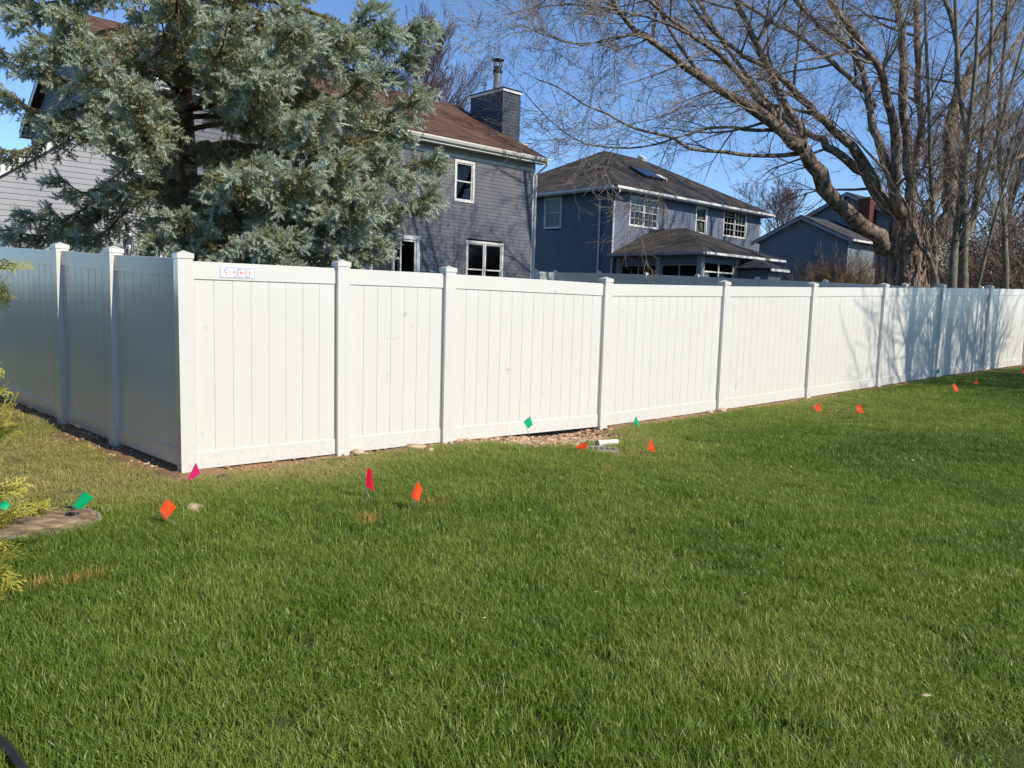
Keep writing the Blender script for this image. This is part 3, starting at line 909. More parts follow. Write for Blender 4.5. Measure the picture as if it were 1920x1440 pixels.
def hip_house():
    O = at(1148, 450, 40.0)[:2]
    H = House('house', 'blue grey two storey house with dark hip roof beyond the side fence', O, HA, gz(*O))
    ztop = H.uz(1152, 358)[1]
    w = H.uz(1424, 440)[0]
    D = 10.6; ov = .55
    ops, wins = [], []
    def win(p0, p1, **k):
        x0, z1 = H.uz(*p0); x1, z0 = H.uz(*p1)
        ops.append(boxopen(x0, x1, z0, z1)); wins.append((x0, x1, z0, z1, k))
    win((1181, 365), (1233, 431), cols=2, grille=(3, 2), curtain=True, curtain_of=(1, 3))
    win((1305, 385), (1323.5, 441), grille=None, curtain=True)
    win((1357, 391), (1397.5, 449), cols=2, grille=(3, 2), curtain=True, curtain_of=(3,))
    H.siding(H.front(), lambda z: (0.0, w), .45, ztop, M['siding2'], ops, exp=.13)
    # shaded left wall with its own window
    ya, za = H.yz(1022, 371); yb, zb = H.yz(1052.5, 428)
    y0, y1 = min(ya, yb), max(ya, yb)
    H.siding(H.left(0.0), lambda z: (-D, 0.0), .45, ztop, M['siding2'], [(-y1 + .05, -y0 - .05, zb + .05, za - .05)], exp=.13)
    H.window(-y1, -y0, zb, za, mp=lambda x, yy, z: (yy, -x, z), curtain=True, curtain_of=(1,))
    H.siding(H.right(w), lambda z: (0.0, D), .45, ztop, M['siding2'], exp=.13)
    H.siding(H.back(D), lambda z: (-w, 0.0), .45, ztop, M['siding2'], exp=.13)
    for q in wins: H.window(*q[:4], **q[4])
    H.box('foundation', M['concrete'], .03, w - .03, .03, D - .03, -.6, .45)
    b = MB(); b.box(.2, w - .2, 1.8, 1.9, .45, ztop); b.box(1.6, 1.7, 2, D - .2, .45, ztop); b.build('dark_back_panel', M['dark'], H.T)
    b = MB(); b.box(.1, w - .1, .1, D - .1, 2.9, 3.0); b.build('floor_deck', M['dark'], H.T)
    b = MB(); b.box(-ov, w + ov, -ov, D + ov, ztop, ztop + .025); b.build('soffit', M['siding2'], H.T)
    zr = H.uz(1140, 284, D / 2)[1]
    b = MB(); hip_roof(b, -ov - .06, w + ov + .06, -ov - .06, D + ov + .06, ztop + .2, zr); rf = b.build('roof', M['roof2'], H.T)
    for nm, a in (('fascia', (-ov, w + ov, -ov - .02, -ov, ztop, ztop + .16)), ('fascia', (-ov - .02, -ov, -ov, D + ov, ztop, ztop + .16)), ('fascia', (w + ov, w + ov + .02, -ov, D + ov, ztop, ztop + .16))):
        H.box(nm, M['trim'], *a)
    H.box('gutter', M['trim'], -ov, w + ov + .08, -ov - .13, -ov - .021, ztop + .06, ztop + .175)
    H.box('gutter', M['trim'], -ov - .13, -ov - .021, -ov + .1, D + ov, ztop + .06, ztop + .175)
    b = MB(); b.tube([(-.35, -ov - .07, ztop + .06), (-.35, -ov - .07, ztop - .1), (-.06, -.07, ztop - .5), (-.06, -.07, .1)], .05, 6); b.build('downspout', M['trim'], H.T)
    yy = H.yz(1127, 380)[0]
    b = MB(); b.tube([(-ov - .07, yy, ztop + .06), (-ov - .07, yy, ztop - .08), (-.07, yy, ztop - .4), (-.07, yy, .1)], .05, 6); b.build('downspout', M['trim'], H.T)
    b = MB(); b.box(w - .1, w + .02, -.02, 0, .45, ztop - .005); b.build('corner_board', M['siding_pale'], H.T)
    # skylight and vents on the front slope
    sl = (zr - ztop - .2) / (D / 2 + ov + .06)
    def roofpt(px, py):
        y = 2.0
        for i in range(30):
            x, z = H.uz(px, py, y)
            zt = ztop + .2 + sl * (y + ov + .06)
            y += (z - zt) / (sl + .4) * .5
        return x, y
    xa, ya = roofpt(1196, 326); xb, yb = roofpt(1247, 328)
    n = Vector((0, -sl, 1)).normalized()
    def patch(x0, x1, y0, y1, h, th):
        p = [Vector((x, y, ztop + .2 + sl * (y + ov + .06))) + n * h for x, y in ((x0, y0), (x1, y0), (x1, y1), (x0, y1))]
        return p, th
    b = MB(); p, th = patch(xa, xa + 1.9, ya - .5, ya + .7, .14, .2); b.slab(p, th); so = b.build('skylight', M['black'], rf)
    b = MB(); p, th = patch(xa + .1, xa + 1.8, ya - .4, ya + .6, .15, .01); b.slab(p, .008); b.build('pane', M['glass'], so)
    xv, yv = roofpt(1238, 336); b = MB(); p, th = patch(xv - .25, xv + .25, yv - .25, yv + .25, .16, .2); b.slab(p, .2); b.build('roof_vent', M['trim'], rf)
    xv, yv = roofpt(1203, 299); b = MB(); p, th = patch(xv - .2, xv + .2, yv - .2, yv + .2, .2, .2); b.slab(p, .25); b.build('roof_vent', M['trim'], rf)
    # sunroom in front
    m = 5.2
    px0 = .15
    pw = 6.4
    ze = H.uz(1330, 472, -m - .4)[1]
    zr2 = H.uz(1283, 437, -.3)[1]
    so = .4
    b = MB()
    x0, x1, y0, y1 = px0 - so, px0 + pw + so, -m - so, -.02
    k = (x1 - x0) / 2
    A, B = ((x0 + x1) / 2, y0 + k, zr2), ((x0 + x1) / 2, y1, zr2)
    if A[1] > y1: A = (A[0], y1 - .5, zr2)
    b.slab([(x0, y1, ze), (x0, y0, ze), A, B], .06); b.slab([(x0, y0, ze), (x1, y0, ze), A], .06); b.slab([(x1, y0, ze), (x1, y1, ze), B, A], .06)
    b.build('sunroom_roof', M['roof2'], H.T)
    H.box('sunroom_soffit', M['siding2'], x0 + .03, x1 - .03, y0 + .03, y1, ze - .16, ze - .13)
    H.box('sunroom_gutter', M['trim'], x0, x1 + .06, y0 - .11, y0 - .002, ze - .12, ze - .01)
    H.box('sunroom_gutter', M['siding_pale'], x0 - .10, x0 - .002, y0, y1, ze - .12, ze - .01)
    H.box('sunroom_floor', M['concrete'], px0, px0 + pw, -m, -.02, -.5, .5)
    zb = ze - .16
    def posts(pts, mm):
        for x, y in pts:
            H.box('sunroom_post', mm, x - .13, x + .13, y - .13, y + .13, .5, zb)
    posts([(px0 + .13, -m + .13), (px0 + pw - .13, -m + .13), (px0 + .131, -m * .53), (px0 + .132, -.3), (px0 + pw * .48, -m + .13)], M['siding_pale'])
    # beam and glazing: left side is dark screens, front has curtained sashes
    H.box('sunroom_beam', M['siding2'], px0 + .05, px0 + .2, -m + .26, -.16, zb - .35, zb)
    H.box('sunroom_beam', M['siding2'], px0 + .26, px0 + pw - .26, -m + .05, -m + .2, zb - .3, zb)
    for ya, yb in ((-m + .27, -m * .53 - .14), (-m * .53 + .14, -.44)):
        b = MB(); ym = (ya + yb) / 2
        for y in (ya + .03, ym, yb - .03): b.box(px0 + .1, px0 + .15, y - .03, y + .03, .5, zb - .36)
        b.box(px0 + .1, px0 + .15, ya + .06, yb - .06, zb - .42, zb - .37)
        o = b.build('sunroom_window', M['siding_pale'], H.T)
        for p, q in ((ya + .06, ym - .03), (ym + .03, yb - .06)):
            c = MB(); c.quad((px0 + .12, q, .5), (px0 + .12, p, .5), (px0 + .12, p, zb - .42), (px0 + .12, q, zb - .42)); c.build('pane', M['glass'], o)
    for xa, xb in ((px0 + .27, px0 + pw * .48 - .14), (px0 + pw * .48 + .14, px0 + pw - .27)):
        b = MB(); xm = (xa + xb) / 2
        for x in (xa + .04, xm, xb - .04): b.box(x - .04, x + .04, -m + .1, -m + .15, .5, zb - .31)
        b.box(xa + .08, xb - .08, -m + .1, -m + .15, zb - .72, zb - .66)
        o = b.build('sunroom_window', M['trim'], H.T)
        for p, q in ((xa + .08, xm - .04), (xm + .04, xb - .08)):
            c = MB(); c.quad((p, -m + .12, .5), (q, -m + .12, .5), (q, -m + .12, zb - .72), (p, -m + .12, zb - .72)); c.build('pane', M['glass'], o)
            c = MB(); n = 10
            for i in range(n):
                f0, f1 = p + (q - p) * .55 * i / n, p + (q - p) * .55 * (i + 1) / n
                c.quad((f0, -m + .22 + .05 * (i % 2), .5), (f1, -m + .22 + .05 * ((i + 1) % 2), .5), (f1, -m + .22 + .05 * ((i + 1) % 2), zb - .7), (f0, -m + .22 + .05 * (i % 2), zb - .7))
            c.build('curtain', M['curtain'], o)
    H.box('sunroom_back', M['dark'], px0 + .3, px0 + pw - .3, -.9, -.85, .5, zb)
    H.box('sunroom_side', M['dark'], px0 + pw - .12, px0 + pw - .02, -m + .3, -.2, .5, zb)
    return H
H2 = hip_house()

# ---- grey blue gabled house at the right --------------------------------------------
def gable_block(H, x0, x1, y0, y1, ze, m, sid, roof, ov=.35, ridge='x', front=None, back=True, openings=(), gable_open=()):
    """block with ridge along local x; gable walls on the left and right"""
    ym = (y0 + y1) / 2; zr = ze + m * (y1 - y0) / 2
    g = lambda z: (y0, y1) if z < ze else (y0 + (z - ze) / m, y1 - (z - ze) / m)
    H.siding(H.left(x0), lambda z: (-g(z)[1], -g(z)[0]), .3, zr - .05, sid, exp=.13, openings=gable_open)
    H.siding(H.right(x1), g, .3, zr - .05, sid, exp=.13)
    H.siding(H.front(y0), lambda z: (x0, x1), .3, ze, front or sid, openings, exp=.13)
    b = MB(); e = ze - ov * m
    b.slab([(x0 - ov, y0 - ov, e + .1), (x1 + ov, y0 - ov, e + .1), (x1 + ov, ym, zr + .1), (x0 - ov, ym, zr + .1)], .06)
    b.slab([(x1 + ov, y1 + ov, e + .1), (x0 - ov, y1 + ov, e + .1), (x0 - ov, ym, zr + .1), (x1 + ov, ym, zr + .1)], .06)
    b.build('roof', roof, H.T)
    for xx in (x0 - ov, x1 + ov - .02):
        for ya in (y0 - ov, y1 + ov):
            b = MB(); b.hexa([(xx, ya, e - .14), (xx + .02, ya, e - .14), (xx + .02, ym, zr - .14), (xx, ym, zr - .14), (xx, ya, e + .04), (xx + .02, ya, e + .04), (xx + .02, ym, zr + .04), (xx, ym, zr + .04)])
            b.build('rake_board', M['siding_pale'], H.T)
    H.box('gutter', M['trim'], x0 - ov, x1 + ov, y0 - ov - .11, y0 - ov - .001, e - .04, e + .07)
    H.box('foundation', M['concrete'], x0 + .03, x1 - .03, y0 + .03, y1 - .03, -1.0, .3)
    return zr

def grey_house():
    P = at(1602, 455, 43.4)
    O = P[:2]
    H = House('house', 'dusty blue grey gabled house with red brick chimney behind the maple', O, HA, gz(*O))
    yfar, zfar = H.yz(1424, 452); yap, zap = H.yz(1507, 403)
    m = (zap - zfar) / (yfar - yap)
    half = yfar - yap
    gable_block(H, 0, 5.0, yap - half, yfar, zfar, .47, M['siding3'], M['roof3'])
    # taller main block
    xm = 4.2
    ya2, za2 = H.yz(1592, 364, xm)
    h2 = 4.3
    x_r = 12.5
    y0 = ya2 - h2
    ze2 = za2 - .5 * h2
    wx0, wz1 = H.uz(1767, 446, y0); wx1, wz0 = H.uz(1777, 473, y0)
    gable_block(H, xm, max(wx1 + 4.2, x_r), y0, ya2 + h2, ze2, .5, M['siding3'], M['roof3'], front=M['siding_sage'], openings=[boxopen(wx0, wx1, wz0, wz1)])
    H.window(wx0, wx1, wz0, wz1, y=y0, grille=(2, 2))
    # low porch roof in front of the main block
    b = MB()
    pa, pz = H.uz(1738, 498, y0 - 1.6); pb, _ = H.uz(1775, 505, y0 - 1.6)
    b.slab([(pa - 1, y0 - 1.6, pz), (pb, y0 - 1.6, pz), (pb, y0 - .02, pz + .8), (pa - 1, y0 - .02, pz + .8)], .08); b.build('porch_roof', M['roof3'], H.T)
    H.box('porch_fascia', M['trim'], pa - 1, pb, y0 - 1.66, y0 - 1.61, pz - .2, pz)
    for x in (pa - .8, (pa + pb) / 2, pb - .1): H.box('porch_post', M['trim'], x - .06, x + .06, y0 - 1.6, y0 - 1.48, 0, pz - .1)
    # brick chimney with courses
    cy0, _ = H.yz(1634, 400, 1.0); cy1, _ = H.yz(1611, 400, 1.0)
    xc = 3.2
    c0, zc = H.yz(1632, 372, xc); c1, _ = H.yz(1609, 372, xc)
    z = .0
    b = MB(); b.box(xc + .01, xc + .99, c0 + .01, c1 - .01, -.3, zc); ch = b.build('chimney', M['brick'], H.T)
    b = MB(); z = 1.0; k = 0
    while z < zc - .08:
        off = .1 * (k % 2)
        n = max(2, int((c1 - c0) / .21)); wv = (c1 - c0) / n
        for i in range(n):
            b.box(xc - .006, xc + .02, c0 + wv * i + .006, c0 + wv * (i + 1) - .006, z, z + .066)
        for i in range(5):
            b.box(xc + .2 * i + .006, xc + .2 * (i + 1) - .006, c0 - .006, c0 + .02, z, z + .066)
        z += .078; k += 1
    tag(b.build('brick_courses', M['brick'], ch), kind='stuff')
    H.box('chimney_cap', M['concrete'], xc - .06, xc + 1.06, c0 - .06, c1 + .06, zc, zc + .1, parent=ch)
    return H
H3 = grey_house()

def shed():
    O = at(1440, 505, 37.5)[:2]
    H = House('shed', 'small low shed with pale eave between the sunroom and grey house', O, HA, gz(*O), 'shed')
    x1 = H.uz(1464, 510)[0]
    xe, ze = H.uz(1480, 509, -.3)
    zt = H.uz(1438, 487, .9)[1]
    H.siding(H.front(), lambda z: (.0, x1), .0, ze, M['siding2'], exp=.13)
    H.siding(H.right(x1), lambda z: (0.0, 2.0), .0, ze, M['siding2'], exp=.13)
    H.siding(H.left(.0), lambda z: (-2.0, 0.0), .0, ze, M['siding2'], exp=.13)
    b = MB(); hip_roof(b, -.35, xe, -.35, 2.3, ze + .1, zt); b.build('roof', M['roof3'], H.T)
    H.box('fascia', M['trim'], -.35, xe, -.34, -.31, ze - .06, ze + .06)
    return H
shed()

# ------------------------------------------------------------------ trees: branch growing
def unit(v):
    return v / (np.linalg.norm(v) + 1e-9)

def rand_perp(d, rng):
    a = np.cross(d, np.array([rng.gauss(0, 1), rng.gauss(0, 1), rng.gauss(0, 1)]))
    return unit(a)

def smooth_path(pts, sub=3):
    """Catmull-Rom through control points"""
    P = [np.asarray(p, float) for p in pts]
    out = []
    for i in range(len(P) - 1):
        p0, p1, p2, p3 = P[max(i - 1, 0)], P[i], P[i + 1], P[min(i + 2, len(P) - 1)]
        for k in range(sub):
            t = k / sub
            out.append(.5 * ((2 * p1) + (-p0 + p2) * t + (2 * p0 - 5 * p1 + 4 * p2 - p3) * t * t + (-p0 + 3 * p1 - 3 * p2 + p3) * t ** 3))
    out.append(P[-1])
    return out

def grow(mb, p, d, L, r, lvl, rng, tips, up=.15, spread=.8, kids=5, segs=4, rmin=.004, grav=0.0):
    """one twig with side twigs; collects tip positions for buds"""
    pts = [p]; rad = [r]; dd = d.copy()
    for i in range(segs):
        dd = unit(dd + np.array([rng.gauss(0, .13), rng.gauss(0, .13), rng.gauss(0, .10) + up * .25 - grav]))
        p = p + dd * L / segs
        pts.append(p); rad.append(max(rmin, r * (1 - .8 * (i + 1) / segs)))
    mb.tube(pts, rad, 3 if r < .02 else 5, cap=False)
    tips.append((pts[-1], dd))
    if lvl > 0:
        n = max(2, int(kids * rng.uniform(.7, 1.3)))
        for k in range(n):
            f = rng.uniform(.22, .98)
            i = min(segs - 1, int(f * segs)); t = f * segs - i
            q = pts[i] * (1 - t) + pts[i + 1] * t
            ax = unit(pts[i + 1] - pts[i])
            nd = unit(ax + rand_perp(ax, rng) * spread * rng.uniform(.6, 1.3) + np.array([0, 0, up * .5]))
            grow(mb, q, nd, L * rng.uniform(.38, .62), max(rmin, rad[i] * .6), lvl - 1, rng, tips, up, spread, kids, max(2, segs - 1), rmin, grav)

def buds(name, m, tips, parent, rng, n=3, size=.018, jitter=.12):
    P = np.array([t[0] for t in tips]); D = np.array([t[1] for t in tips])
    P = np.repeat(P, n, 0); D = np.repeat(D, n, 0)
    g = np.random.default_rng(rng.randint(0, 9999))
    P = P - D * g.uniform(0, jitter, (len(P), 1)) + g.normal(0, .02, P.shape)
    a = g.normal(0, 1, P.shape); b = g.normal(0, 1, P.shape)
    a *= size / np.linalg.norm(a, axis=1, keepdims=True); b *= size / np.linalg.norm(b, axis=1, keepdims=True)
    V = np.stack([P + a, P + b, P - a * .6 - b * .6], 1)
    o = link(name, tri_mesh(name, m, V), parent); o['kind'] = 'stuff'
    return o

def limb_from_px(pts, d0, d1, base=None):
    """photo polyline with depth running from d0 to d1"""
    n = len(pts)
    out = [at(p[0], p[1], d0 + (d1 - d0) * i / (n - 1)) for i, p in enumerate(pts)]
    if base is not None: out = [base] + out
    return out

# ------------------------------------------------------------------ the big maple
def maple():
    rng = random.Random(21)
    D0 = 25.5
    base = at(1699, 540, D0); base[2] = gz(base[0], base[1])
    T = thing('maple_tree', 'huge bare maple with a thick flaking trunk and many spreading limbs', 'tree', tuple(base))
    off = lambda P: [p - base for p in P]
    pm = D0 / F
    # trunk: lumpy, flared, in rings
    b = MB(); n = 22
    ring = [(1699, 540, 39), (1699, 515, 37), (1700, 490, 36), (1701, 468, 36), (1700, 446, 33), (1698, 425, 27), (1696, 400, 20), (1690, 372, 14)]
    zg = -.15
    rows = [(np.array([0, 0, zg]), 66 * pm), (np.array([0, 0, .35]), 50 * pm), (np.array([0, 0, .8]), 43 * pm)] + [(at(x, y, D0) - base, w * pm) for x, y, w in ring]
    ph = [rng.uniform(0, 6.28) for k in range(6)]
    for i, (c, r) in enumerate(rows):
        for k in range(n):
            t = 2 * math.pi * k / n
            q = r * (1 + .10 * math.sin(3 * t + ph[0] + i * .12) + .07 * math.sin(5 * t + ph[1] - i * .1) + .04 * math.sin(9 * t + ph[2]))
            b.v.append((c[0] + q * math.cos(t), c[1] + q * math.sin(t), c[2]))
    for i in range(len(rows) - 1):
        for k in range(n):
            b.f.append((i * n + k, i * n + (k + 1) % n, (i + 1) * n + (k + 1) % n, (i + 1) * n + k))
    b.f.append(tuple((len(rows) - 1) * n + k for k in range(n)))
    b.build('trunk', M['bark_red'], T, True)
    # flaking strips of bark
    strips = MB()
    for i in range(760):
        j = rng.randint(1, len(rows) - 3); f = rng.random()
        c = rows[j][0] * (1 - f) + rows[j + 1][0] * f; r = rows[j][1] * (1 - f) + rows[j + 1][1] * f
        t = rng.uniform(math.pi * .85, math.pi * 2.15); ln = rng.uniform(.12, .42); w = rng.uniform(.018, .05)
        q = r * (1 + .10 * math.sin(3 * t + ph[0] + (j + f) * .12) + .07 * math.sin(5 * t + ph[1] - (j + f) * .1) + .04 * math.sin(9 * t + ph[2]))
        N = np.array([math.cos(t), math.sin(t), 0]); Tn = np.array([-N[1], N[0], 0]); lean = rng.uniform(-.12, .12)
        p0 = c + N * (q - .01); l0, l1 = rng.uniform(.03, .10), rng.uniform(.0, .03)
        if rng.random() < .5: l0, l1 = l1, l0
        up = np.array([0, 0, ln]) + Tn * lean * ln
        a, bb = p0 + Tn * w + N * l0, p0 - Tn * w + N * l0
        cc, dd = p0 - Tn * w * .7 + N * l1 + up, p0 + Tn * w * .6 + N * l1 + up
        inn = N * .02
        strips.hexa([a, bb, bb - inn, a - inn, dd, cc, cc - inn, dd - inn])
    tag(strips.build('bark_strips', M['bark_red'], T), kind='stuff')
    fork = lambda y=455, x=1699: at(x, y, D0)
    L = []   # (pixel polyline, start depth, end depth, radii px start, end)
    L.append(([(1702, 462), (1662, 456), (1619, 429), (1568, 378), (1537, 327), (1507, 281), (1476, 250), (1435, 219), (1389, 189), (1348, 168), (1307, 140), (1267, 110), (1226, 77), (1190, 56), (1159, 20), (1140, -20)], 25.6, 21.0, 25, 4.5))
    L.append(([(1507, 281), (1496, 240), (1471, 194), (1450, 148), (1430, 107), (1410, 66), (1389, 20), (1370, -30)], 24.2, 23, 11, 5))
    L.append(([(1476, 250), (1440, 204), (1399, 158), (1364, 117), (1328, 87), (1292, 61), (1251, 31), (1205, -10)], 24.0, 21.5, 9, 3.5))
    L.append(([(1500, 287), (1430, 292), (1359, 286), (1292, 278), (1262, 258), (1216, 248), (1170, 232), (1139, 214), (1093, 194), (1050, 165), (1010, 150)], 24.2, 21.5, 5.5, 1.2))
    L.append(([(1460, 245), (1420, 245), (1374, 240), (1328, 240), (1297, 250), (1262, 260), (1226, 271), (1180, 278), (1114, 273), (1078, 260), (1030, 225), (985, 175)], 24.0, 22.5, 5, 1.0))
    L.append(([(1690, 410), (1660, 385), (1644, 360), (1617, 325), (1590, 303), (1562, 282), (1541, 265), (1516, 252), (1480, 228), (1440, 190), (1400, 140), (1350, 70), (1310, 0)], 25.8, 28, 15, 4))
    L.append(([(1692, 400), (1657, 379), (1638, 341), (1622, 306), (1595, 276), (1573, 255), (1552, 230), (1530, 214), (1514, 195), (1492, 173), (1470, 152), (1451, 135), (1427, 122), (1400, 108), (1360, 80), (1310, 30), (1290, -10)], 25.2, 23.0, 15, 3.5))
    L.append(([(1690, 390), (1674, 360), (1663, 306), (1646, 260), (1633, 217), (1625, 168), (1617, 130), (1600, 103), (1576, 76), (1540, 50), (1500, 10), (1480, -20)], 25.5, 27, 12, 4))
    L.append(([(1640, 200), (1627, 173), (1603, 157), (1576, 130), (1541, 100), (1514, 79), (1495, 65), (1462, 49), (1427, 27), (1390, 5)], 26.2, 28.5, 8, 3.5))
    L.append(([(1693, 400), (1687, 390), (1682, 325), (1676, 244), (1660, 190), (1652, 141), (1638, 114), (1606, 68), (1579, 35), (1550, -15)], 25.0, 22.5, 15, 5.5))
    L.append(([(1700, 410), (1706, 390), (1708, 339), (1701, 284), (1694, 217), (1695, 149), (1693, 81), (1687, 32), (1682, -20)], 25.4, 25.0, 15, 7))
    L.append(([(1709, 345), (1722, 276), (1728, 203), (1720, 163), (1722, 81), (1720, 27), (1716, -20)], 25.3, 26.5, 10, 6))
    L.append(([(1712, 480), (1735, 470), (1764, 431), (1786, 395), (1781, 349), (1776, 284), (1787, 217), (1806, 173), (1822, 130), (1860, 81), (1890, 20), (1905, -20)], 25.3, 27, 25, 6))
    L.append(([(1786, 395), (1800, 330), (1806, 271), (1860, 238), (1930, 205)], 26, 26, 10, 6))
    L.append(([(1781, 349), (1850, 318), (1930, 290)], 26, 25.0, 8, 5))
    L.append(([(1787, 217), (1790, 195), (1798, 122), (1790, 54), (1774, 5), (1770, -25)], 26.4, 28, 8, 4))
    L.append(([(1705, 450), (1735, 400), (1765, 330), (1800, 240), (1850, 160), (1920, 60)], 26.2, 29, 13, 5))
    L.append(([(1330, 155), (1300, 120), (1270, 80), (1240, 20), (1225, -20)], 23, 22, 5, 3))
    L.append(([(1290, 63), (1240, 40), (1180, 25), (1120, 12), (1060, 8), (1000, 15), (945, 28)], 21.8, 21, 3.5, .8))
    L.append(([(1267, 110), (1210, 62), (1170, 68), (1130, 75), (1100, 85)], 22.2, 21.6, 3, 1))
    L.append(([(1230, 80), (1190, 66), (1140, 72), (1090, 85), (1020, 65), (975, 45)], 21.6, 20.5, 3, .8))
    L.append(([(1200, 60), (1150, 75), (1080, 82), (1040, 70), (1000, 50)], 21.5, 20.8, 2.5, .8))
    L.append(([(1345, 168), (1310, 185), (1270, 205), (1230, 222), (1180, 233)], 23, 21.5, 3, 1))
    tips = []; tw = MB(); paths = []
    for pts, d0, d1, r0, r1 in L:
        P = smooth_path(limb_from_px(pts, d0, d1), 2)
        n = len(P)
        rad = [.84 * (r0 + (r1 - r0) * (i / (n - 1)) ** .62) * (d0 + (d1 - d0) * i / (n - 1)) / F * rng.uniform(.88, 1.14) for i in range(n)]
        P = [p + np.array([rng.gauss(0, 1), rng.gauss(0, 1), rng.gauss(0, 1)]) * rad[i] * .2 for i, p in enumerate(P)]
        b = MB(); b.tube(off(P), rad, 8 if r0 > 6 else 6)
        b.build('limb', M['bark_maple'], T, True)
        paths.append((P, rad))
    # the crown goes on above the picture
    for P, rad in paths:
        if P[-1][2] < 8.3 or rad[-1] < .042: continue
        d = unit(P[-1] - P[-3]); q = P[-1]; E = [q]; er = [rad[-1]]
        for k in range(4):
            d = unit(d + np.array([rng.gauss(0, .16), rng.gauss(0, .16), .12])); q = q + d * 1.35
            E.append(q); er.append(max(.012, rad[-1] * (1 - .22 * (k + 1))))
        b = MB(); b.tube(off(E), er, 6); b.build('limb', M['bark_maple'], T, True)
        P.extend(E[1:]); rad.extend(er[1:])
    for P, rad in paths:
        n = len(P)
        ln = sum(np.linalg.norm(P[i + 1] - P[i]) for i in range(n - 1))
        for k in range(int(ln * 2.3) + 3):
            f = (rng.random() ** .8) * .96 + .03
            if f < .12 and rad[0] > .12: continue
            i = min(n - 2, int(f * (n - 1))); t = f * (n - 1) - i
            q = P[i] * (1 - t) + P[i + 1] * t
            ax = unit(P[i + 1] - P[i])
            nd = unit(ax * rng.uniform(.3, 1) + rand_perp(ax, rng) * rng.uniform(.6, 1.2) + np.array([0, 0, .12]))
            big = rng.random()
            LL = rng.uniform(.6, 1.8) if big > .22 else rng.uniform(2.2, 4.0)
            grow(tw, q - base, nd, LL, max(.007, min(rad[i] * .35, .022)) if big > .22 else max(.012, min(rad[i] * .5, .05)), (2 if LL > 1.2 else 1) if big > .22 else 3, rng, tips, up=.05, spread=.75, kids=4 if big > .22 else 5, segs=4 if big > .22 else 6, rmin=.0045, grav=.03)
        grow(tw, P[-1] - base, unit(P[-1] - P[-2]), 1.3, rad[-1], 2, rng, tips, up=.1, kids=5)
    tag(tw.build('crown', M['twig'], T), kind='stuff')
    buds('buds', M['bud'], tips, T, rng, 2, .022, .2)
maple()

# ------------------------------------------------------------------ slim trees right of the maple, and others
def slim_tree(name, label, group, stems, d, bark, seed, foot=None, kids=6, tw_len=(.7, 2.0), upness=.35, levels=2, twigm='twig', rate=3.0, start=.15):
    """stems: list of (pixel polyline, r0 px, r1 px, depth end)"""
    rng = random.Random(seed)
    p0 = stems[0][0][0]
    base = at(p0[0], p0[1], d); base[2] = gz(base[0], base[1])
    T = thing(name, label, 'tree', tuple(base), 0, group)
    tw = MB(); tips = []
    for j, (pts, r0, r1, d1) in enumerate(stems):
        P = limb_from_px(pts, d, d1)
        if j == 0 or pts[0][1] > 500:
            g = P[0].copy(); g[2] = gz(g[0], g[1]) - .1
            if P[0][2] - g[2] > .15: P = [g] + P
        P = smooth_path(P, 2); n = len(P)
        rad = [(r0 + (r1 - r0) * i / (n - 1)) * d / F for i in range(n)]
        b = MB(); b.tube([p - base for p in P], rad, 8); b.build('trunk' if j == 0 else 'limb', bark, T, True)
        ln = sum(np.linalg.norm(P[i + 1] - P[i]) for i in range(n - 1))
        for k in range(int(ln * rate)):
            f = start + (1 - start) * rng.random()
            i = min(n - 2, int(f * (n - 1))); t = f * (n - 1) - i
            q = P[i] * (1 - t) + P[i + 1] * t
            if q[2] - base[2] < 2.4: continue
            ax = unit(P[i + 1] - P[i])
            nd = unit(ax * .9 + rand_perp(ax, rng) * rng.uniform(.5, 1.1) + np.array([0, 0, upness * .6]))
            grow(tw, q - base, nd, rng.uniform(*tw_len), max(.006, min(rad[i] * .4, .022)), levels if rng.random() < .6 else 1, rng, tips, up=upness, spread=.6, kids=kids, segs=4, rmin=.004)
    tag(tw.build('crown', M[twigm], T), kind='stuff')
    buds('buds', M['bud'], tips, T, rng, 1, .018, .2)
    return T

SLIM = 'slim trees beside the big maple'
slim_tree('slim_tree', 'slim forked tree with two leaning stems right beside the maple trunk', SLIM,
          [([(1755, 540), (1752, 520), (1748, 500), (1740, 478), (1722, 458), (1708, 420), (1703, 392), (1690, 370)], 6.5, 2.0, 22.5),
           ([(1752, 520), (1753, 480), (1750, 440), (1749, 380), (1744, 300), (1742, 200), (1737, 100), (1735, -20)], 5.5, 2.5, 23.5)], 22.8, M['bark_smooth'], 31, kids=4)
slim_tree('slim_tree', 'pair of straight grey trunks fused at the base, nearest the pale wall', SLIM,
          [([(1806, 548), (1806, 500), (1808, 450), (1812, 420), (1806, 390), (1812, 300), (1818, 230), (1830, 120), (1836, -20)], 9.5, 3.0, 21.5),
           ([(1808, 450), (1826, 410), (1832, 360), (1838, 290), (1850, 200), (1858, 100), (1862, -20)], 6.5, 3.0, 22.5),
           ([(1826, 410), (1845, 340), (1870, 260), (1890, 180), (1925, 60)], 4.0, 2.0, 21.0)], 21.8, M['bark_smooth'], 33, kids=5)
slim_tree('slim_tree', 'dark straight trunk just left of the fused pair', SLIM,
          [([(1785, 548), (1788, 490), (1794, 430), (1800, 380), (1806, 320), (1812, 260), (1800, 180), (1795, 90), (1790, -20)], 8.5, 3.0, 22.5)], 21.6, M['bark_smooth'], 35, kids=4)
slim_tree('slim_tree', 'thin sapling leaning to the right at the end of the fence', SLIM,
          [([(1832, 545), (1838, 520), (1847, 480), (1855, 450), (1868, 400), (1885, 345), (1905, 290), (1930, 230)], 4.0, 1.5, 20.5)], 21.0, M['bark_smooth'], 37, kids=3)
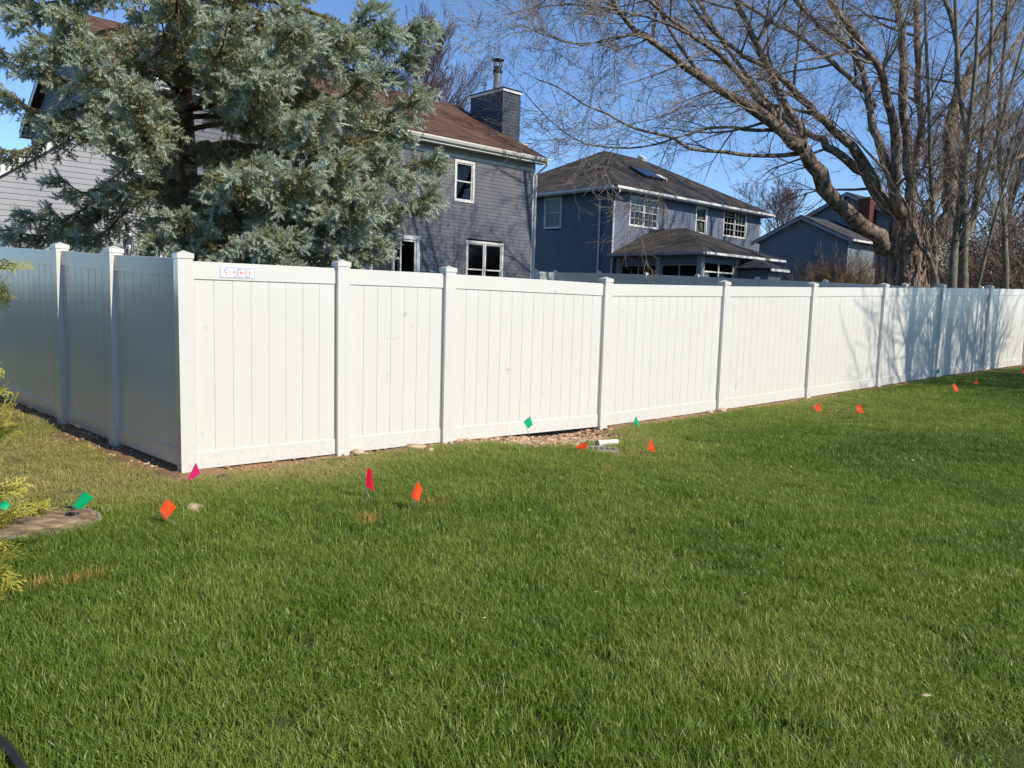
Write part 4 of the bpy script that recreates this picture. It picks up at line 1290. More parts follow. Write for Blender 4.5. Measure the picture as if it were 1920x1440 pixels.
slim_tree('slim_tree', 'twiggy upright tree reaching out of the top right of the picture', SLIM,
          [([(1886, 548), (1884, 450), (1878, 340), (1872, 250), (1878, 150), (1886, 60), (1890, -20)], 6.0, 2.5, 24.5),
           ([(1878, 340), (1900, 260), (1925, 180)], 4.0, 2.0, 24)], 24.0, M['bark_smooth'], 39, kids=5, rate=3.2)

# trees out of the picture on the right whose shadows fall across the far end of the fence
def shade_trees():
    rng = random.Random(5)
    lh = np.array([math.cos(SUN_TRAVEL), math.sin(SUN_TRAVEL)])
    SP = [(1729, 6.0, .17), (1741, 5.6, .09), (1752, 6.4, .11), (1779, 5.4, .24), (1806, 6.2, .08), (1822, 5.8, .09), (1697, 8.0, .08), (1846, 7, .07), (1872, 6.6, .12)]
    for i, (px, t, r) in enumerate(SP):
        k = ray(px, 620); rr = k[0] / k[1]
        s = (rr * FC[1] - FC[0]) / (FD[0] - rr * FD[1])
        p = FC + FD * s - lh * t
        base = np.array([p[0], p[1], gz(p[0], p[1])])
        T = thing('slim_tree', ['slim tree by the lawn whose trunk shadow crosses the far fence', 'stout tree by the lawn throwing the widest shadow on the fence'][r > .2], 'tree', tuple(base), 0, 'trees beside the lawn, shading the far fence')
        if r <= .2: T['label'] = 'slim tree off to the right shading the far fence'
        lean = np.array([rng.gauss(0, .05), rng.gauss(0, .05), 1.0])
        Hh = rng.uniform(8, 11)
        P = [np.array([0, 0, -.1])]
        for j in range(1, 9):
            P.append(lean * Hh * j / 8 + np.array([rng.gauss(0, .06), rng.gauss(0, .06), 0]))
        rad = [r * (1 - .75 * j / 8) for j in range(9)]
        b = MB(); b.tube(P, rad, 8); b.build('trunk', M['bark_smooth'], T, True)
        tw = MB(); tips = []
        for j in range(40):
            f = rng.uniform(.22, 1); q = P[min(7, int(f * 8))]
            nd = unit(np.array([rng.gauss(0, .6), rng.gauss(0, .6), .9]))
            grow(tw, q, nd, rng.uniform(1.2, 3.0), .026, 2, rng, tips, up=.3, kids=4, rmin=.007)
        tag(tw.build('crown', M['twig'], T), kind='stuff')
shade_trees()

def round_tree(name, label, px, py, d, height, width, seed, m='twig_purple', n=26, group=None, thick=.018, lv=3):
    """distant bare tree: short trunk and a fan of ascending limbs"""
    rng = random.Random(seed)
    base = at(px, py, d); base[2] = gz(base[0], base[1])
    T = thing(name, label, 'tree', tuple(base), 0, group)
    b = MB(); r = height * thick
    b.tube([(0, 0, -.3), (0, 0, height * .2), (.1, 0, height * .5), (0, .1, height * .92)], [r * 1.3, r, r * .6, .03], 7); b.build('trunk', M['twig_purple'], T, True)
    tw = MB(); tips = []
    for i in range(n):
        f = rng.uniform(.14, .9)
        a = rng.uniform(0, 6.28)
        q = np.array([0, 0, height * f])
        sp = width * .5 * (1 - abs(f - .35)) * rng.uniform(.6, 1.15)
        nd = unit(np.array([math.cos(a) * .62, math.sin(a) * .62, .9]))
        grow(tw, q, nd, min(sp * 1.4, height * (1.05 - f)), r * .42 * (1 - f * .6), lv, rng, tips, up=.22, spread=.5, kids=6, segs=5, rmin=.009)
    tag(tw.build('crown', M[m], T), kind='stuff')
    return T
round_tree('bare_tree', 'tall purple brown bare tree rising behind the slate house roof', 796, 400, 56, 18.5, 8.0, 51, n=75)
round_tree('bare_tree', 'small bare tree seen in the gap beside the hip roofed house', 1452, 500, 70, 9.5, 8, 52, n=22)
round_tree('bare_tree', 'bare tree behind the grey house at the right edge', 1885, 480, 52, 12.0, 12, 53, n=30)
round_tree('bare_tree', 'distant bare tree behind the grey house chimney', 1700, 480, 70, 14.0, 12, 54, n=22)

round_tree('bare_tree', 'tall bare tree past the right edge shading the hip roofed house', 2110, 480, 31, 28.0, 12, 55, n=22, thick=.013, lv=2)
round_tree('bare_tree', 'second tall bare tree past the right edge, farther back', 2075, 480, 35, 27.0, 12, 56, n=22, thick=.012, lv=2)

def brush(name, label, px, d, height, width, seed, m, leaves=0, n=160, spread=.5):
    rng = random.Random(seed)
    base = at(px, 540, d); base[2] = gz(base[0], base[1])
    T = thing(name, label, 'shrub', tuple(base))
    tw = MB(); tips = []
    for i in range(n):
        q = np.array([rng.gauss(0, width * .2), rng.gauss(0, width * .2), 0])
        nd = unit(np.array([q[0] / width * 2.2 + rng.gauss(0, spread * .4), q[1] / width * 2.2 + rng.gauss(0, spread * .4), 1.0]))
        e = 1 - .35 * min(1, abs(q[0]) / (width * .5))
        grow(tw, q, nd, height * e * rng.uniform(.6, 1.0), .010, 2, rng, tips, up=.1, kids=5, spread=.55, segs=4, rmin=.004)
    tag(tw.build('stems', m, T), kind='stuff')
    if leaves:
        g = np.random.default_rng(seed)
        P = np.array([t[0] for t in tips]); P = P[g.integers(0, len(P), leaves)] + g.normal(0, .18, (leaves, 3))
        a = g.normal(0, 1, P.shape); a *= .055 / np.linalg.norm(a, axis=1, keepdims=True)
        c = g.normal(0, 1, P.shape); c *= .04 / np.linalg.norm(c, axis=1, keepdims=True)
        V = np.stack([P + a, P + c, P - a, P - c], 1)
        o = link('leaves', tri_mesh('leaves', M['leaf_brown'], V, g.uniform(0, 1, leaves), per=4), T); o['kind'] = 'stuff'
    return T
brush('shrub', 'rounded bare tan shrub between the side fence and grey house', 1574, 29.5, 2.35, 3.0, 61, M['brush'], 0, 330, .5)
brush('shrub', 'tall dark brown thicket keeping dry leaves at the right edge', 1895, 30, 4.3, 4.5, 62, M['twig'], 9000, 170, .6)
brush('shrub', 'lower brown thicket of dry leaves left of the taller one', 1852, 33, 3.4, 4.0, 63, M['twig'], 7000, 140, .6)
brush('shrub', 'brown thicket partly beyond the right edge of the picture', 1960, 28, 4.6, 4.5, 64, M['twig'], 7000, 140, .6)
brush('shrub', 'low dark brush growing under the slim trees', 1790, 31, 1.5, 3.5, 65, M['twig'], 2500, 90, .6)

# ------------------------------------------------------------------ blue spruce
def shoot_template(rng, n=20, length=.13, spread=.042):
    """a needled shoot along +x: thin triangles pointing out and forward"""
    tri = []
    for i in range(n):
        f = (i + .5) / n
        a = i * 2.399 + rng.uniform(-.3, .3)
        c = np.array([f * length, 0, 0])
        out = np.array([0, math.cos(a), math.sin(a)])
        s = spread * (1.0 - .35 * f) * rng.uniform(.8, 1.2)
        tip = c + out * s + np.array([s * .75, 0, 0])
        w = np.array([1, 0, 0]) * .0075 + np.cross(out, [1, 0, 0]) * .004
        tri.append([c - w, c + w, tip])
    tri.append([np.array([length - .02, -.012, 0]), np.array([length - .02, .012, .004]), np.array([length + .03, 0, 0])])
    return np.array(tri)

def place_shoots(P, D, S, tmpl, g):
    """P positions, D unit directions, S scales -> stacked triangles"""
    ref = g.normal(0, 1, P.shape)
    A = np.cross(D, ref); A /= np.linalg.norm(A, axis=1, keepdims=True) + 1e-9
    B = np.cross(D, A)
    Mx = np.stack([D, A, B], 2) * S[:, None, None]            # columns
    V = np.einsum('nij,tvj->ntvi', Mx, tmpl) + P[:, None, None, :]
    return V.reshape(-1, 3, 3)

def spruce():
    rng = random.Random(77); g = np.random.default_rng(77)
    d = 13.0; q_ = d / 16.5
    base = at(346, 300, d); base[2] = gz(base[0], base[1])
    T = thing('spruce_tree', 'large blue spruce with drooping silvery branches in front of the houses', 'tree', tuple(base))
    Ht = 11.0
    b = MB(); n = 14
    hs = [-.2, .3, .8, 1.5, 2.2, 3, 3.8, 4.6, 5.4, 6.2, 7.6, 9, 10.2, Ht]
    pts = [np.array([.05 * math.sin(h * .8), .04 * math.cos(h * .7), h]) for h in hs]
    b.tube(pts, [.27, .23, .21, .195, .188, .18, .172, .16, .148, .132, .10, .065, .035, .01], n)
    b.build('trunk', M['bark_spruce'], T, True)
    limbs = []
    def limb(h, tip, sag):
        a = np.array([.05 * math.sin(h * .8), .04 * math.cos(h * .7), h])
        L = np.linalg.norm(tip - a)
        m1 = a + (tip - a) * .4 + np.array([0, 0, .05 * L - sag * .2]); m2 = a + (tip - a) * .78 + np.array([0, 0, -.03 * L - sag])
        limbs.append(smooth_path([a, m1, m2, tip], 5))
    # limbs that shape the outline seen in the photograph: tip pixel, tip distance
    for px, py, dd, dh in ((825, 292, 15.0, .9), (805, 362, 14.4, .9), (745, 318, 13.4, .9), (690, 350, 12.6, 1.1), (645, 405, 12.8, 1.3), (700, 446, 13.4, 1.0), (540, 440, 12.6, 1.2), (300, 15, 14.5, .3), (390, 25, 15, .3), (255, 70, 14, .4), (440, 70, 14, .4), (330, -40, 13, .2), (380, -20, 13.5, .2), (420, 130, 15.5, .5), (270, 130, 16, .5), (430, 30, 12.8, .3), (450, 450, 12.1, 1.3),
                           (520, 430, 12.0, 1.4), (560, 320, 12.2, 1.0), (640, 290, 12.6, .8), (480, 300, 12.0, .9),
                           (790, 170, 15.2, .5), (755, 235, 14.2, .7), (800, 40, 15.5, .3), (780, 100, 16, .4), (700, 130, 13.4, .4), (650, 60, 13.5, .3), (700, 10, 14, .2),
                           (600, 190, 12.8, .6), (730, 40, 14.5, .3), (560, 40, 12.5, .3), (250, 150, 12.3, .5), (170, 90, 12.6, .4), (60, 100, 13.4, .4),
                           (10, 170, 14.0, .5), (100, 215, 13.2, .8), (220, 250, 12.6, .9), (-40, 60, 14.5, .4), (-60, 250, 15, .7), (120, 20, 13, .2), (30, 20, 14, .2), (200, 210, 13, .6),
                           (300, 440, 12.8, 1.5), (140, 440, 14.0, 1.4), (40, 395, 14.6, 1.1), (215, 345, 13.6, 1.0), (110, 330, 14.4, .9), (15, 430, 14.9, 1.2), (90, 390, 14.5, 1.1),
                           (370, 470, 12.8, 1.3), (345, 400, 12.6, .9), (620, 370, 13.2, 1.2), (720, 270, 14.0, .7), (500, 120, 12.4, .4)):
        tip = at(px, py, dd * q_) - base
        limb(max(1.0, tip[2] + (dh * .8 + rng.uniform(-.1, .2)) * q_), tip, rng.uniform(.08, .28))
    # the unseen back and the top
    for i in range(26):
        h = rng.uniform(2.8, 7.5); a = rng.uniform(-.15, 2.4); Ln = (4.0 - .36 * max(0, h - 1.6)) * rng.uniform(.6, 1)
        limb(h, np.array([math.cos(a) * Ln, math.sin(a) * Ln, h - .14 * Ln]), .2)
    for i in range(46):
        h = rng.uniform(5.6, 10.5); a = rng.uniform(0, 6.28); Ln = max(.4, (11.3 - h) * .44 * rng.uniform(.7, 1.1))
        limb(h, np.array([math.cos(a) * Ln, math.sin(a) * Ln, h - .1 * Ln]), .1)
    tw = MB()
    SP, SDr, SS, SI = [], [], [], []
    for P in limbs:
        n = len(P); Ln = np.linalg.norm(P[-1] - P[0])
        tw.tube(P, [max(.010, .042 * (1 - i / (n - 1)) * min(1, Ln / 4) + .008) for i in range(n)], 5, cap=False)
        high = P[-1][2] > 7.2
        step = .13 if not high else .22
        s = .22 * Ln; bare = s
        acc = np.linspace(0, 1, n)
        while s < Ln:
            f = s / Ln; i = min(n - 2, int(f * (n - 1))); t = f * (n - 1) - i
            q = P[i] * (1 - t) + P[i + 1] * t; ax = unit(P[i + 1] - P[i])
            side = unit(np.cross(ax, [0, 0, 1]))
            for sg in (-1, 1):
                bl = (.22 + .75 * math.sin(math.pi * min(1, f * .95)) ** .8 * min(1, Ln / 4.2)) * rng.uniform(.55, 1.15) * .64
                if f < .42: bl *= .75
                droop = rng.uniform(.1, 1.1)
                bd = unit(ax * rng.uniform(.5, 1.0) + side * sg * rng.uniform(.45, 1.0) + np.array([0, 0, -droop]))
                k = max(2, int(bl / .05)); bp = [q]
                cur = q; dd = bd
                for j in range(k):
                    dd = unit(dd + np.array([rng.gauss(0, .10), rng.gauss(0, .10), rng.gauss(0, .07) + (.05 if j > k * .6 else -.03)]))
                    cur = cur + dd * bl / k
                    bp.append(cur)
                    if f < .40 and rng.random() < .5: continue
                    for rep in range(3):
                        o = unit(dd * .7 + rand_perp(dd, rng) * rng.uniform(.45, .95) + np.array([0, 0, .28]))
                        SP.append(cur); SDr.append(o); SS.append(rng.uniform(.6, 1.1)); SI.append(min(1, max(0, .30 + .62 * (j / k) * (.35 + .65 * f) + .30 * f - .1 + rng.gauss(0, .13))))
                if k >= 4: tw.tube([bp[0], bp[k // 2], bp[-1]], [.009, .006, .003], 3, cap=False)
            s += step * rng.uniform(.8, 1.25)
        for j in range(8):
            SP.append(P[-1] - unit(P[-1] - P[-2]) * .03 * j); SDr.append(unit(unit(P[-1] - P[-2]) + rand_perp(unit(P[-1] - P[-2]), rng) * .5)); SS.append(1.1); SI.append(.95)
    # hanging bare twigs under the inner limbs
    for i in range(700):
        P = limbs[rng.randrange(len(limbs))]; k = rng.randrange(3, len(P) - 2); q = P[k]
        l = rng.uniform(.15, .55)
        e = q + np.array([rng.gauss(0, .09), rng.gauss(0, .09), -l])
        tw.tube([q, (q + e) / 2 + np.array([rng.gauss(0, .03), rng.gauss(0, .03), 0]), e], [.006, .004, .003], 3, cap=False)
    tag(tw.build('branches', M['spruce_twig'], T), kind='stuff')
    SP, SDr, SS, SI = np.array(SP), np.array(SDr), np.array(SS), np.array(SI)
    tm = [shoot_template(rng) for k in range(5)]
    pick = g.integers(0, 5, len(SP))
    Vs, As = [], []
    for k in range(5):
        q = pick == k
        V = place_shoots(SP[q], SDr[q], SS[q], tm[k], g)
        Vs.append(V); As.append(np.repeat(SI[q], len(tm[k])) + g.normal(0, .05, len(V)))
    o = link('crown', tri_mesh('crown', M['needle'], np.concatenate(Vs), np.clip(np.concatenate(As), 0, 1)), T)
    tag(o, kind='stuff')
    print('spruce shoots', len(SP))
spruce()

# ------------------------------------------------------------------ arborvitae at the left edge
def fan_template(rng):
    """flat fern-like spray along +x in the xy plane, slightly cupped"""
    tri = []
    def twig(p, a, L, w, lvl):
        d = np.array([math.cos(a), math.sin(a), 0]); q = np.array([-d[1], d[0], 0])
        e = p + d * L
        z0 = np.array([0, 0, -.25 * (p[0] ** 2 + p[1] ** 2) / .2]); z1 = np.array([0, 0, -.25 * (e[0] ** 2 + e[1] ** 2) / .2])
        tri.append([p - q * w + z0, p + q * w + z0, e + z1])
        if lvl:
            n = 6 if lvl == 2 else 4
            for k in range(1, n + 1):
                f = k / (n + 1); s = 1 if k % 2 else -1
                twig(p + d * L * f, a + s * rng.uniform(.55, .8), L * (.60 - .30 * f) * rng.uniform(.85, 1.1), w * .9, lvl - 1)
    twig(np.zeros(3), 0, .17, .0065, 2)
    return np.array(tri)

def arborvitae():
    rng = random.Random(3); g = np.random.default_rng(3)
    base = np.array([-3.47, 4.2, 0.0]); base[2] = gz(base[0], base[1])
    T = thing('arborvitae', 'yellow green arborvitae shrub poking in at the left edge', 'shrub', tuple(base))
    b = MB(); b.tube([(0, 0, -.1), (.02, 0, .6), (0, .02, 1.3), (0, 0, 2.0)], [.045, .035, .022, .006], 8); b.build('trunk', M['bark_spruce'], T, True)
    tw = MB(); SP, SDr, SS, SI, UP = [], [], [], [], []
    for i in range(210):
        h = rng.uniform(.06, 1.95); a = rng.uniform(0, 6.28)
        rad = .60 * (1 - (h / 2.15)) ** .6 * rng.uniform(.65, 1.15)
        q = np.array([0, 0, h]); e = q + np.array([math.cos(a) * rad, math.sin(a) * rad, rad * rng.uniform(.15, .7)])
        m = (q + e) / 2 + np.array([0, 0, -.04]); tw.tube([q, m, e], [.008, .005, .002], 4, cap=False)
        for f in (.45, .6, .72, .84, .93, 1.0):
            p = q * (1 - f) + e * f; dd = unit(e - q)
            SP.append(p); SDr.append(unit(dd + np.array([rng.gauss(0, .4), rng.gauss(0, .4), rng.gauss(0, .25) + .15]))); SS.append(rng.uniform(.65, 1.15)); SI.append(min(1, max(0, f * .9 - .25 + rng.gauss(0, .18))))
    # the sprays that show in the picture
    for px, py, dd in ((18, 500, 4.0), (12, 535, 4.0), (22, 545, 4.05), (14, 770, 4.0), (20, 800, 4.1), (8, 735, 4.0), (70, 950, 4.3), (40, 965, 4.2), (95, 955, 4.4), (20, 985, 4.1), (15, 1040, 4.0), (20, 1080, 3.9), (14, 1130, 3.8), (25, 1145, 3.8), (10, 1010, 4.0)):
        e = at(px - 12, py, dd) - base; q = np.array([0, 0, max(.1, e[2] - .28)])
        tw.tube([q, (q + e) / 2 + np.array([0, 0, -.03]), e], [.008, .005, .002], 4, cap=False)
        for f in (.62, .74, .86, .94):
            p = q * (1 - f) + e * f
            for r in range(2):
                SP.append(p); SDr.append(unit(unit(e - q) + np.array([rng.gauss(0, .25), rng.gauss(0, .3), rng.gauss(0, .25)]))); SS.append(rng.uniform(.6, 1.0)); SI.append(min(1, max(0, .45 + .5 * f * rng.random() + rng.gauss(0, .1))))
    tag(tw.build('branches', M['spruce_twig'], T), kind='stuff')
    SP, SDr, SS, SI = map(np.array, (SP, SDr, SS, SI))
    tm = [fan_template(rng) for k in range(4)]
    pick = g.integers(0, 4, len(SP)); Vs, As = [], []
    for k in range(4):
        q = pick == k; V = place_shoots(SP[q], SDr[q], SS[q], tm[k], g); Vs.append(V); As.append(np.repeat(SI[q], len(tm[k])) + g.normal(0, .08, len(V)))
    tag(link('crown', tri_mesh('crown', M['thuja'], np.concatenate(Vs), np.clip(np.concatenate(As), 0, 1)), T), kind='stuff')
    # added unseen copies: they block sky and bring green reflection to the shaded wing
    for k in range(1, 6):
        r = T.copy(); COL.objects.link(r)
        p = base[:2] + WD * (.35 + 1.05 * k) + np.array([-.25, -.1])
        r.location = (p[0], p[1], gz(p[0], p[1])); r.rotation_euler = (0, 0, k * 1.7); sc = 1.05 + .08 * (k % 3); r.scale = (sc, sc, sc * 1.15)
        r['label'] = 'added unseen arborvitae past the left edge, darkening the fence wing'
        r['group'] = 'added arborvitae that darken the fence wing'
        for ch in T.children:
            c = ch.copy(); COL.objects.link(c); c.parent = r
arborvitae()

# ------------------------------------------------------------------ lawn
MANHOLE = on_ground(80, 983)
LID2 = on_ground(1128, 845)

def tuft_mesh(seed, n=60, rad=.085, h=(.028, .072), w=.0018, lean=.45):
    rng = random.Random(seed); V = []; A = []
    verts, faces, bl = [], [], []
    for i in range(n):
        r = rad * math.sqrt(rng.random()); a = rng.uniform(0, 6.28)
        x, y = r * math.cos(a), r * math.sin(a)
        H = rng.uniform(*h); d = rng.uniform(0, 6.28); le = H * rng.uniform(.1, lean) * 1.6
        ww = w * rng.uniform(.8, 1.5)
        f = d + rng.uniform(-1, 1) + math.pi / 2
        sx, sy = math.cos(f) * ww, math.sin(f) * ww
        mx, my = x + math.cos(d) * le * .35, y + math.sin(d) * le * .35
        tx, ty = x + math.cos(d) * le, y + math.sin(d) * le
        k = len(verts)
        verts += [(x - sx, y - sy, -.01), (x + sx, y + sy, -.01), (mx + sx * .85, my + sy * .85, H * .58), (mx - sx * .85, my - sy * .85, H * .58), (tx, ty, H * rng.uniform(.85, 1))]
        faces += [(k, k + 1, k + 2, k + 3), (k + 3, k + 2, k + 4)]
        v = rng.gauss(0, .16) + (.9 if rng.random() < .05 else 0)
        bl += [v, v]
    me = bpy.data.meshes.new('grass_tuft'); me.from_pydata(verts, [], faces)
    a = me.attributes.new('blade', 'FLOAT', 'FACE'); a.data.foreach_set('value', bl)
    me.materials.append(M['grass']); me.update()
    return me

def lawn():
    g = np.random.default_rng(9)
    def scatter(y0, y1, dens):
        n = int((y1 - y0) * (2 * (.80 * y1 + 2.4)) * dens)
        Y = g.uniform(y0, y1, n); X = g.uniform(-1, 1, n) * (.80 * y1 + 2.4)
        k = np.abs(X) < .80 * Y + 2.4
        return np.stack([X[k], Y[k]], 1)
    P = np.concatenate([scatter(1.6, 4.5, 430), scatter(4.5, 8, 320), scatter(8, 13, 200), scatter(13, 24, 100)])
    u, v = uv_of(P[:, 0], P[:, 1]); a, b = wing_uv(P[:, 0], P[:, 1])
    outside = ((u > -.05) & (v < -.03)) | ((u <= -.05) & (b > .05)) | (v < -.2)
    s = soil(P[:, 0], P[:, 1])
    thin = vnoise(P[:, 0], P[:, 1], 2.6, 12)
    keep = outside & (g.random(len(P)) > s * 2.2 - .1) & (g.random(len(P)) < .35 + 1.5 * thin)
    for c, r in ((MANHOLE, .40), (LID2, .22)):
        keep &= np.hypot(P[:, 0] - c[0], P[:, 1] - c[1]) > r
    P = P[keep]; u, v = u[keep], v[keep]; a, b = a[keep], b[keep]
    n = len(P)
    patch = .55 * vnoise(P[:, 0], P[:, 1], .55, 1) + .3 * vnoise(P[:, 0], P[:, 1], 1.7, 2) + .15 * vnoise(P[:, 0], P[:, 1], 5, 4)
    near_main = np.where(u > -.5, np.exp(-np.clip(-v, 0, 9) / .75), 0)
    near_wing = np.where(u < 1.5, np.clip(1.15 - np.clip(-v - .2, 0, 9) / 1.1, 0, 1), 0)
    dry = np.maximum(near_main * .42, near_wing * .40)
    tint = -.10 + .78 * patch + dry + g.normal(0, .07, n) - .10 * np.clip((P[:, 0] - 1) / 8, 0, 1)
    scl = (.48 + .72 * vnoise(P[:, 0], P[:, 1], 1.1, 6)) * (1 - .45 * np.clip(dry * 1.8, 0, 1)) * g.uniform(.8, 1.2, n)
    wid = np.where(P[:, 1] < 8, 1.0, np.where(P[:, 1] < 13, 1.2, 1.55))
    me = bpy.data.meshes.new('grass')
    co = np.column_stack([P, G(P[:, 0], P[:, 1])])
    me.vertices.add(n); me.vertices.foreach_set('co', co.astype(np.float32).ravel())
    for nm, arr in (('tint', np.clip(tint, 0, 1)), ('tall', scl), ('wide', wid)):
        at_ = me.attributes.new(nm, 'FLOAT', 'POINT'); at_.data.foreach_set('value', arr.astype(np.float32))
    rot = np.column_stack([g.normal(0, .10, n), g.normal(0, .10, n), g.uniform(0, 6.28, n)])
    ar = me.attributes.new('rot', 'FLOAT_VECTOR', 'POINT'); ar.data.foreach_set('vector', rot.astype(np.float32).ravel())
    ii = me.attributes.new('pick', 'INT', 'POINT'); ii.data.foreach_set('value', g.integers(0, 6, n).astype(np.int32))
    o = link('grass', me)
    tag(o, 'short green lawn grass in front of the white fence', 'grass', kind='stuff')
    cl = bpy.data.collections.new('grass_tufts')              # never linked to the scene: only a source of tufts
    for k in range(6):
        cl.objects.link(bpy.data.objects.new('grass_tuft', tuft_mesh(100 + k, lean=.35 + .12 * k)))
    ng = bpy.data.node_groups.new('scatter_grass', 'GeometryNodeTree')
    ng.interface.new_socket('Geometry', in_out='INPUT', socket_type='NodeSocketGeometry')
    ng.interface.new_socket('Geometry', in_out='OUTPUT', socket_type='NodeSocketGeometry')
    N = ng.nodes; Lk = ng.links
    gi, go = N.new('NodeGroupInput'), N.new('NodeGroupOutput')
    ci = N.new('GeometryNodeCollectionInfo'); ci.inputs['Collection'].default_value = cl
    ci.inputs['Separate Children'].default_value = True; ci.inputs['Reset Children'].default_value = True
    ip = N.new('GeometryNodeInstanceOnPoints'); ip.inputs['Pick Instance'].default_value = True
    def named(nm, ty):
        k = N.new('GeometryNodeInputNamedAttribute'); k.data_type = ty; k.inputs['Name'].default_value = nm
        return k.outputs['Attribute']
    Lk.new(gi.outputs[0], ip.inputs['Points']); Lk.new(ci.outputs[0], ip.inputs['Instance'])
    Lk.new(named('pick', 'INT'), ip.inputs['Instance Index'])
    er = N.new('FunctionNodeEulerToRotation'); Lk.new(named('rot', 'FLOAT_VECTOR'), er.inputs[0]); Lk.new(er.outputs[0], ip.inputs['Rotation'])
    cx = N.new('ShaderNodeCombineXYZ'); w_, t_ = named('wide', 'FLOAT'), named('tall', 'FLOAT')
    Lk.new(w_, cx.inputs[0]); Lk.new(w_, cx.inputs[1]); Lk.new(t_, cx.inputs[2]); Lk.new(cx.outputs[0], ip.inputs['Scale'])
    Lk.new(ip.outputs[0], go.inputs[0])
    md = o.modifiers.new('scatter', 'NODES'); md.node_group = ng
    print('grass tufts', n)
lawn()

def paint_marks():
    """blades caught by the orange marking paint"""
    rng = random.Random(8)
    for lab, segs, n in (('dashes of orange marking paint sprayed on grass at the lower left', [((60, 1106), (105, 1100)), ((110, 1102), (160, 1094)), ((165, 1092), (208, 1080))], 300),
                         ('patch of orange marking paint on the grass below the red flag', [((676, 985), (708, 978))], 260),
                         ('faint line of orange marking paint right of the red flag', [((760, 962), (860, 945))], 260),
                         ('spot of orange marking paint on the grass near the pipe', [((1128, 888), (1148, 888))], 170)):
        verts, faces, tn = [], [], []
        c = on_ground(*segs[0][0])
        for i in range(n):
            (a, b) = segs[rng.randrange(len(segs))]
            f = rng.random(); p = on_ground(a[0] + (b[0] - a[0]) * f + rng.gauss(0, 4), a[1] + (b[1] - a[1]) * f + rng.gauss(0, 4)) if i % 6 == 0 else p0
            if i % 6 == 0: p0 = p
            q = p + np.array([rng.gauss(0, .018), rng.gauss(0, .018), 0]) - c
            H = rng.uniform(.05, .085); d = rng.uniform(0, 6.28); w = .0026
            sx, sy = math.cos(d + 1.5) * w, math.sin(d + 1.5) * w; le = H * rng.uniform(.1, .6)
            k = len(verts); verts += [tuple(q + np.array([-sx, -sy, 0])), tuple(q + np.array([sx, sy, 0])), tuple(q + np.array([math.cos(d) * le, math.sin(d) * le, H]))]
            faces.append((k, k + 1, k + 2)); tn.append(min(1, max(0, rng.gauss(.55, .25))))
        me = bpy.data.meshes.new('paint_mark'); me.from_pydata(verts, [], faces)
        a = me.attributes.new('tint', 'FLOAT', 'FACE'); a.data.foreach_set('value', tn); me.materials.append(M['paint']); me.update()
        tag(link('paint_mark', me, None, tuple(c)), lab, 'paint mark', kind='stuff')
paint_marks()

# ------------------------------------------------------------------ marking flags
def flag(colour, corners, base_px, label, dz=(0, 0, 0, 0), fold=.004):
    """corners: four photo pixels round the film; stands at the ground point under base_px"""
    B = on_ground(*base_px)
    T = thing('marking_flag', label, 'flag', tuple(B), 0, 'marking flags on the lawn')
    Y = B[1]
    C = [at(c[0], c[1], Y + dz[i]) - B for i, c in enumerate(corners)]
    n = 5; vs, fs = [], []
    for i in range(n):
        for j in range(n):
            s, t = i / (n - 1), j / (n - 1)
            p = C[0] * (1 - s) * (1 - t) + C[1] * s * (1 - t) + C[2] * s * t + C[3] * (1 - s) * t
            p = p + np.array([0, fold * math.sin(s * 5 + t * 2), 0])
            vs.append(p)
    for i in range(n - 1):
        for j in range(n - 1): fs.append((i * n + j, (i + 1) * n + j, (i + 1) * n + j + 1, i * n + j + 1))
    b = MB(); b.add(vs, fs)
    o = b.build('flag_film', FLAG[colour], T)
    md = o.modifiers.new('thickness', 'SOLIDIFY'); md.thickness = .0006
    # wire along the edge C[0]-C[3] and down to the ground
    w = MB(); top, low = C[0], C[3]
    if low[2] > top[2]: top, low = low, top
    w.tube([np.array([0, 0, -.08]), np.array([0, 0, .0]) + (low * .02), low, top], .0021, 5)
    w.build('wire', M['galv'], T)
    return T
flag('pink', [(367, 868), (376, 887), (356, 902), (352, 899)], (358, 907), 'pink marking flag at the foot of the corner post', (0, .05, 0, 0))
flag('green', [(157, 921), (176.5, 934), (150, 956), (136, 949)], (150, 985), 'green marking flag at the right rim of the weathered lid', (0, .05, .03, 0))
flag('green', [(9, 937), (20, 947), (12, 958), (-8, 950)], (-6, 975), 'green marking flag half hidden by the arborvitae at the left edge', (0, .04, 0, 0))
flag('orange', [(312, 935), (332, 950), (310, 976), (298, 958)], (345, 996), 'orange marking flag leaning between the corner post and the weathered lid', (0, .04, .0, -.02))
flag('red', [(688, 878), (697, 880), (701, 921), (685, 910)], (695, 945), 'red marking flag standing alone in front of the second panel', (0, .03, .03, 0), .006)
flag('orange', [(783, 901), (792, 917), (785, 941), (770, 930)], (787, 968), 'orange marking flag just right of the red flag', (0, .04, .0, 0))
flag('green', [(994, 781), (999, 796), (990, 804), (982, 790)], (999, 834), 'green marking flag in front of the third panel', (-.02, -.02, -.03, -.03))
flag('orange', [(1100, 827), (1100, 841), (1077, 841), (1080, 836)], (1085, 856), 'orange marking flag lying low at the end of the gravel', (0, .03, 0, 0))
flag('green', [(1193, 780), (1200, 799), (1188, 793), (1189, 788)], (1192, 818), 'green marking flag against the fence right of the gravel', (0, .03, 0, 0))
flag('orange', [(1219, 820), (1230, 847), (1215, 845), (1214, 840)], (1222, 858), 'orange marking flag right of the white pipe', (0, .03, 0, 0))
flag('orange', [(1536, 754), (1541, 771), (1533, 772), (1525, 763)], (1543, 786), 'orange marking flag, left one of the pair on the open lawn', (0, .03, 0, 0))
flag('orange', [(1614, 757), (1619, 774), (1609, 776), (1604, 761)], (1622, 790), 'orange marking flag, right one of the pair on the open lawn', (0, .03, 0, 0))
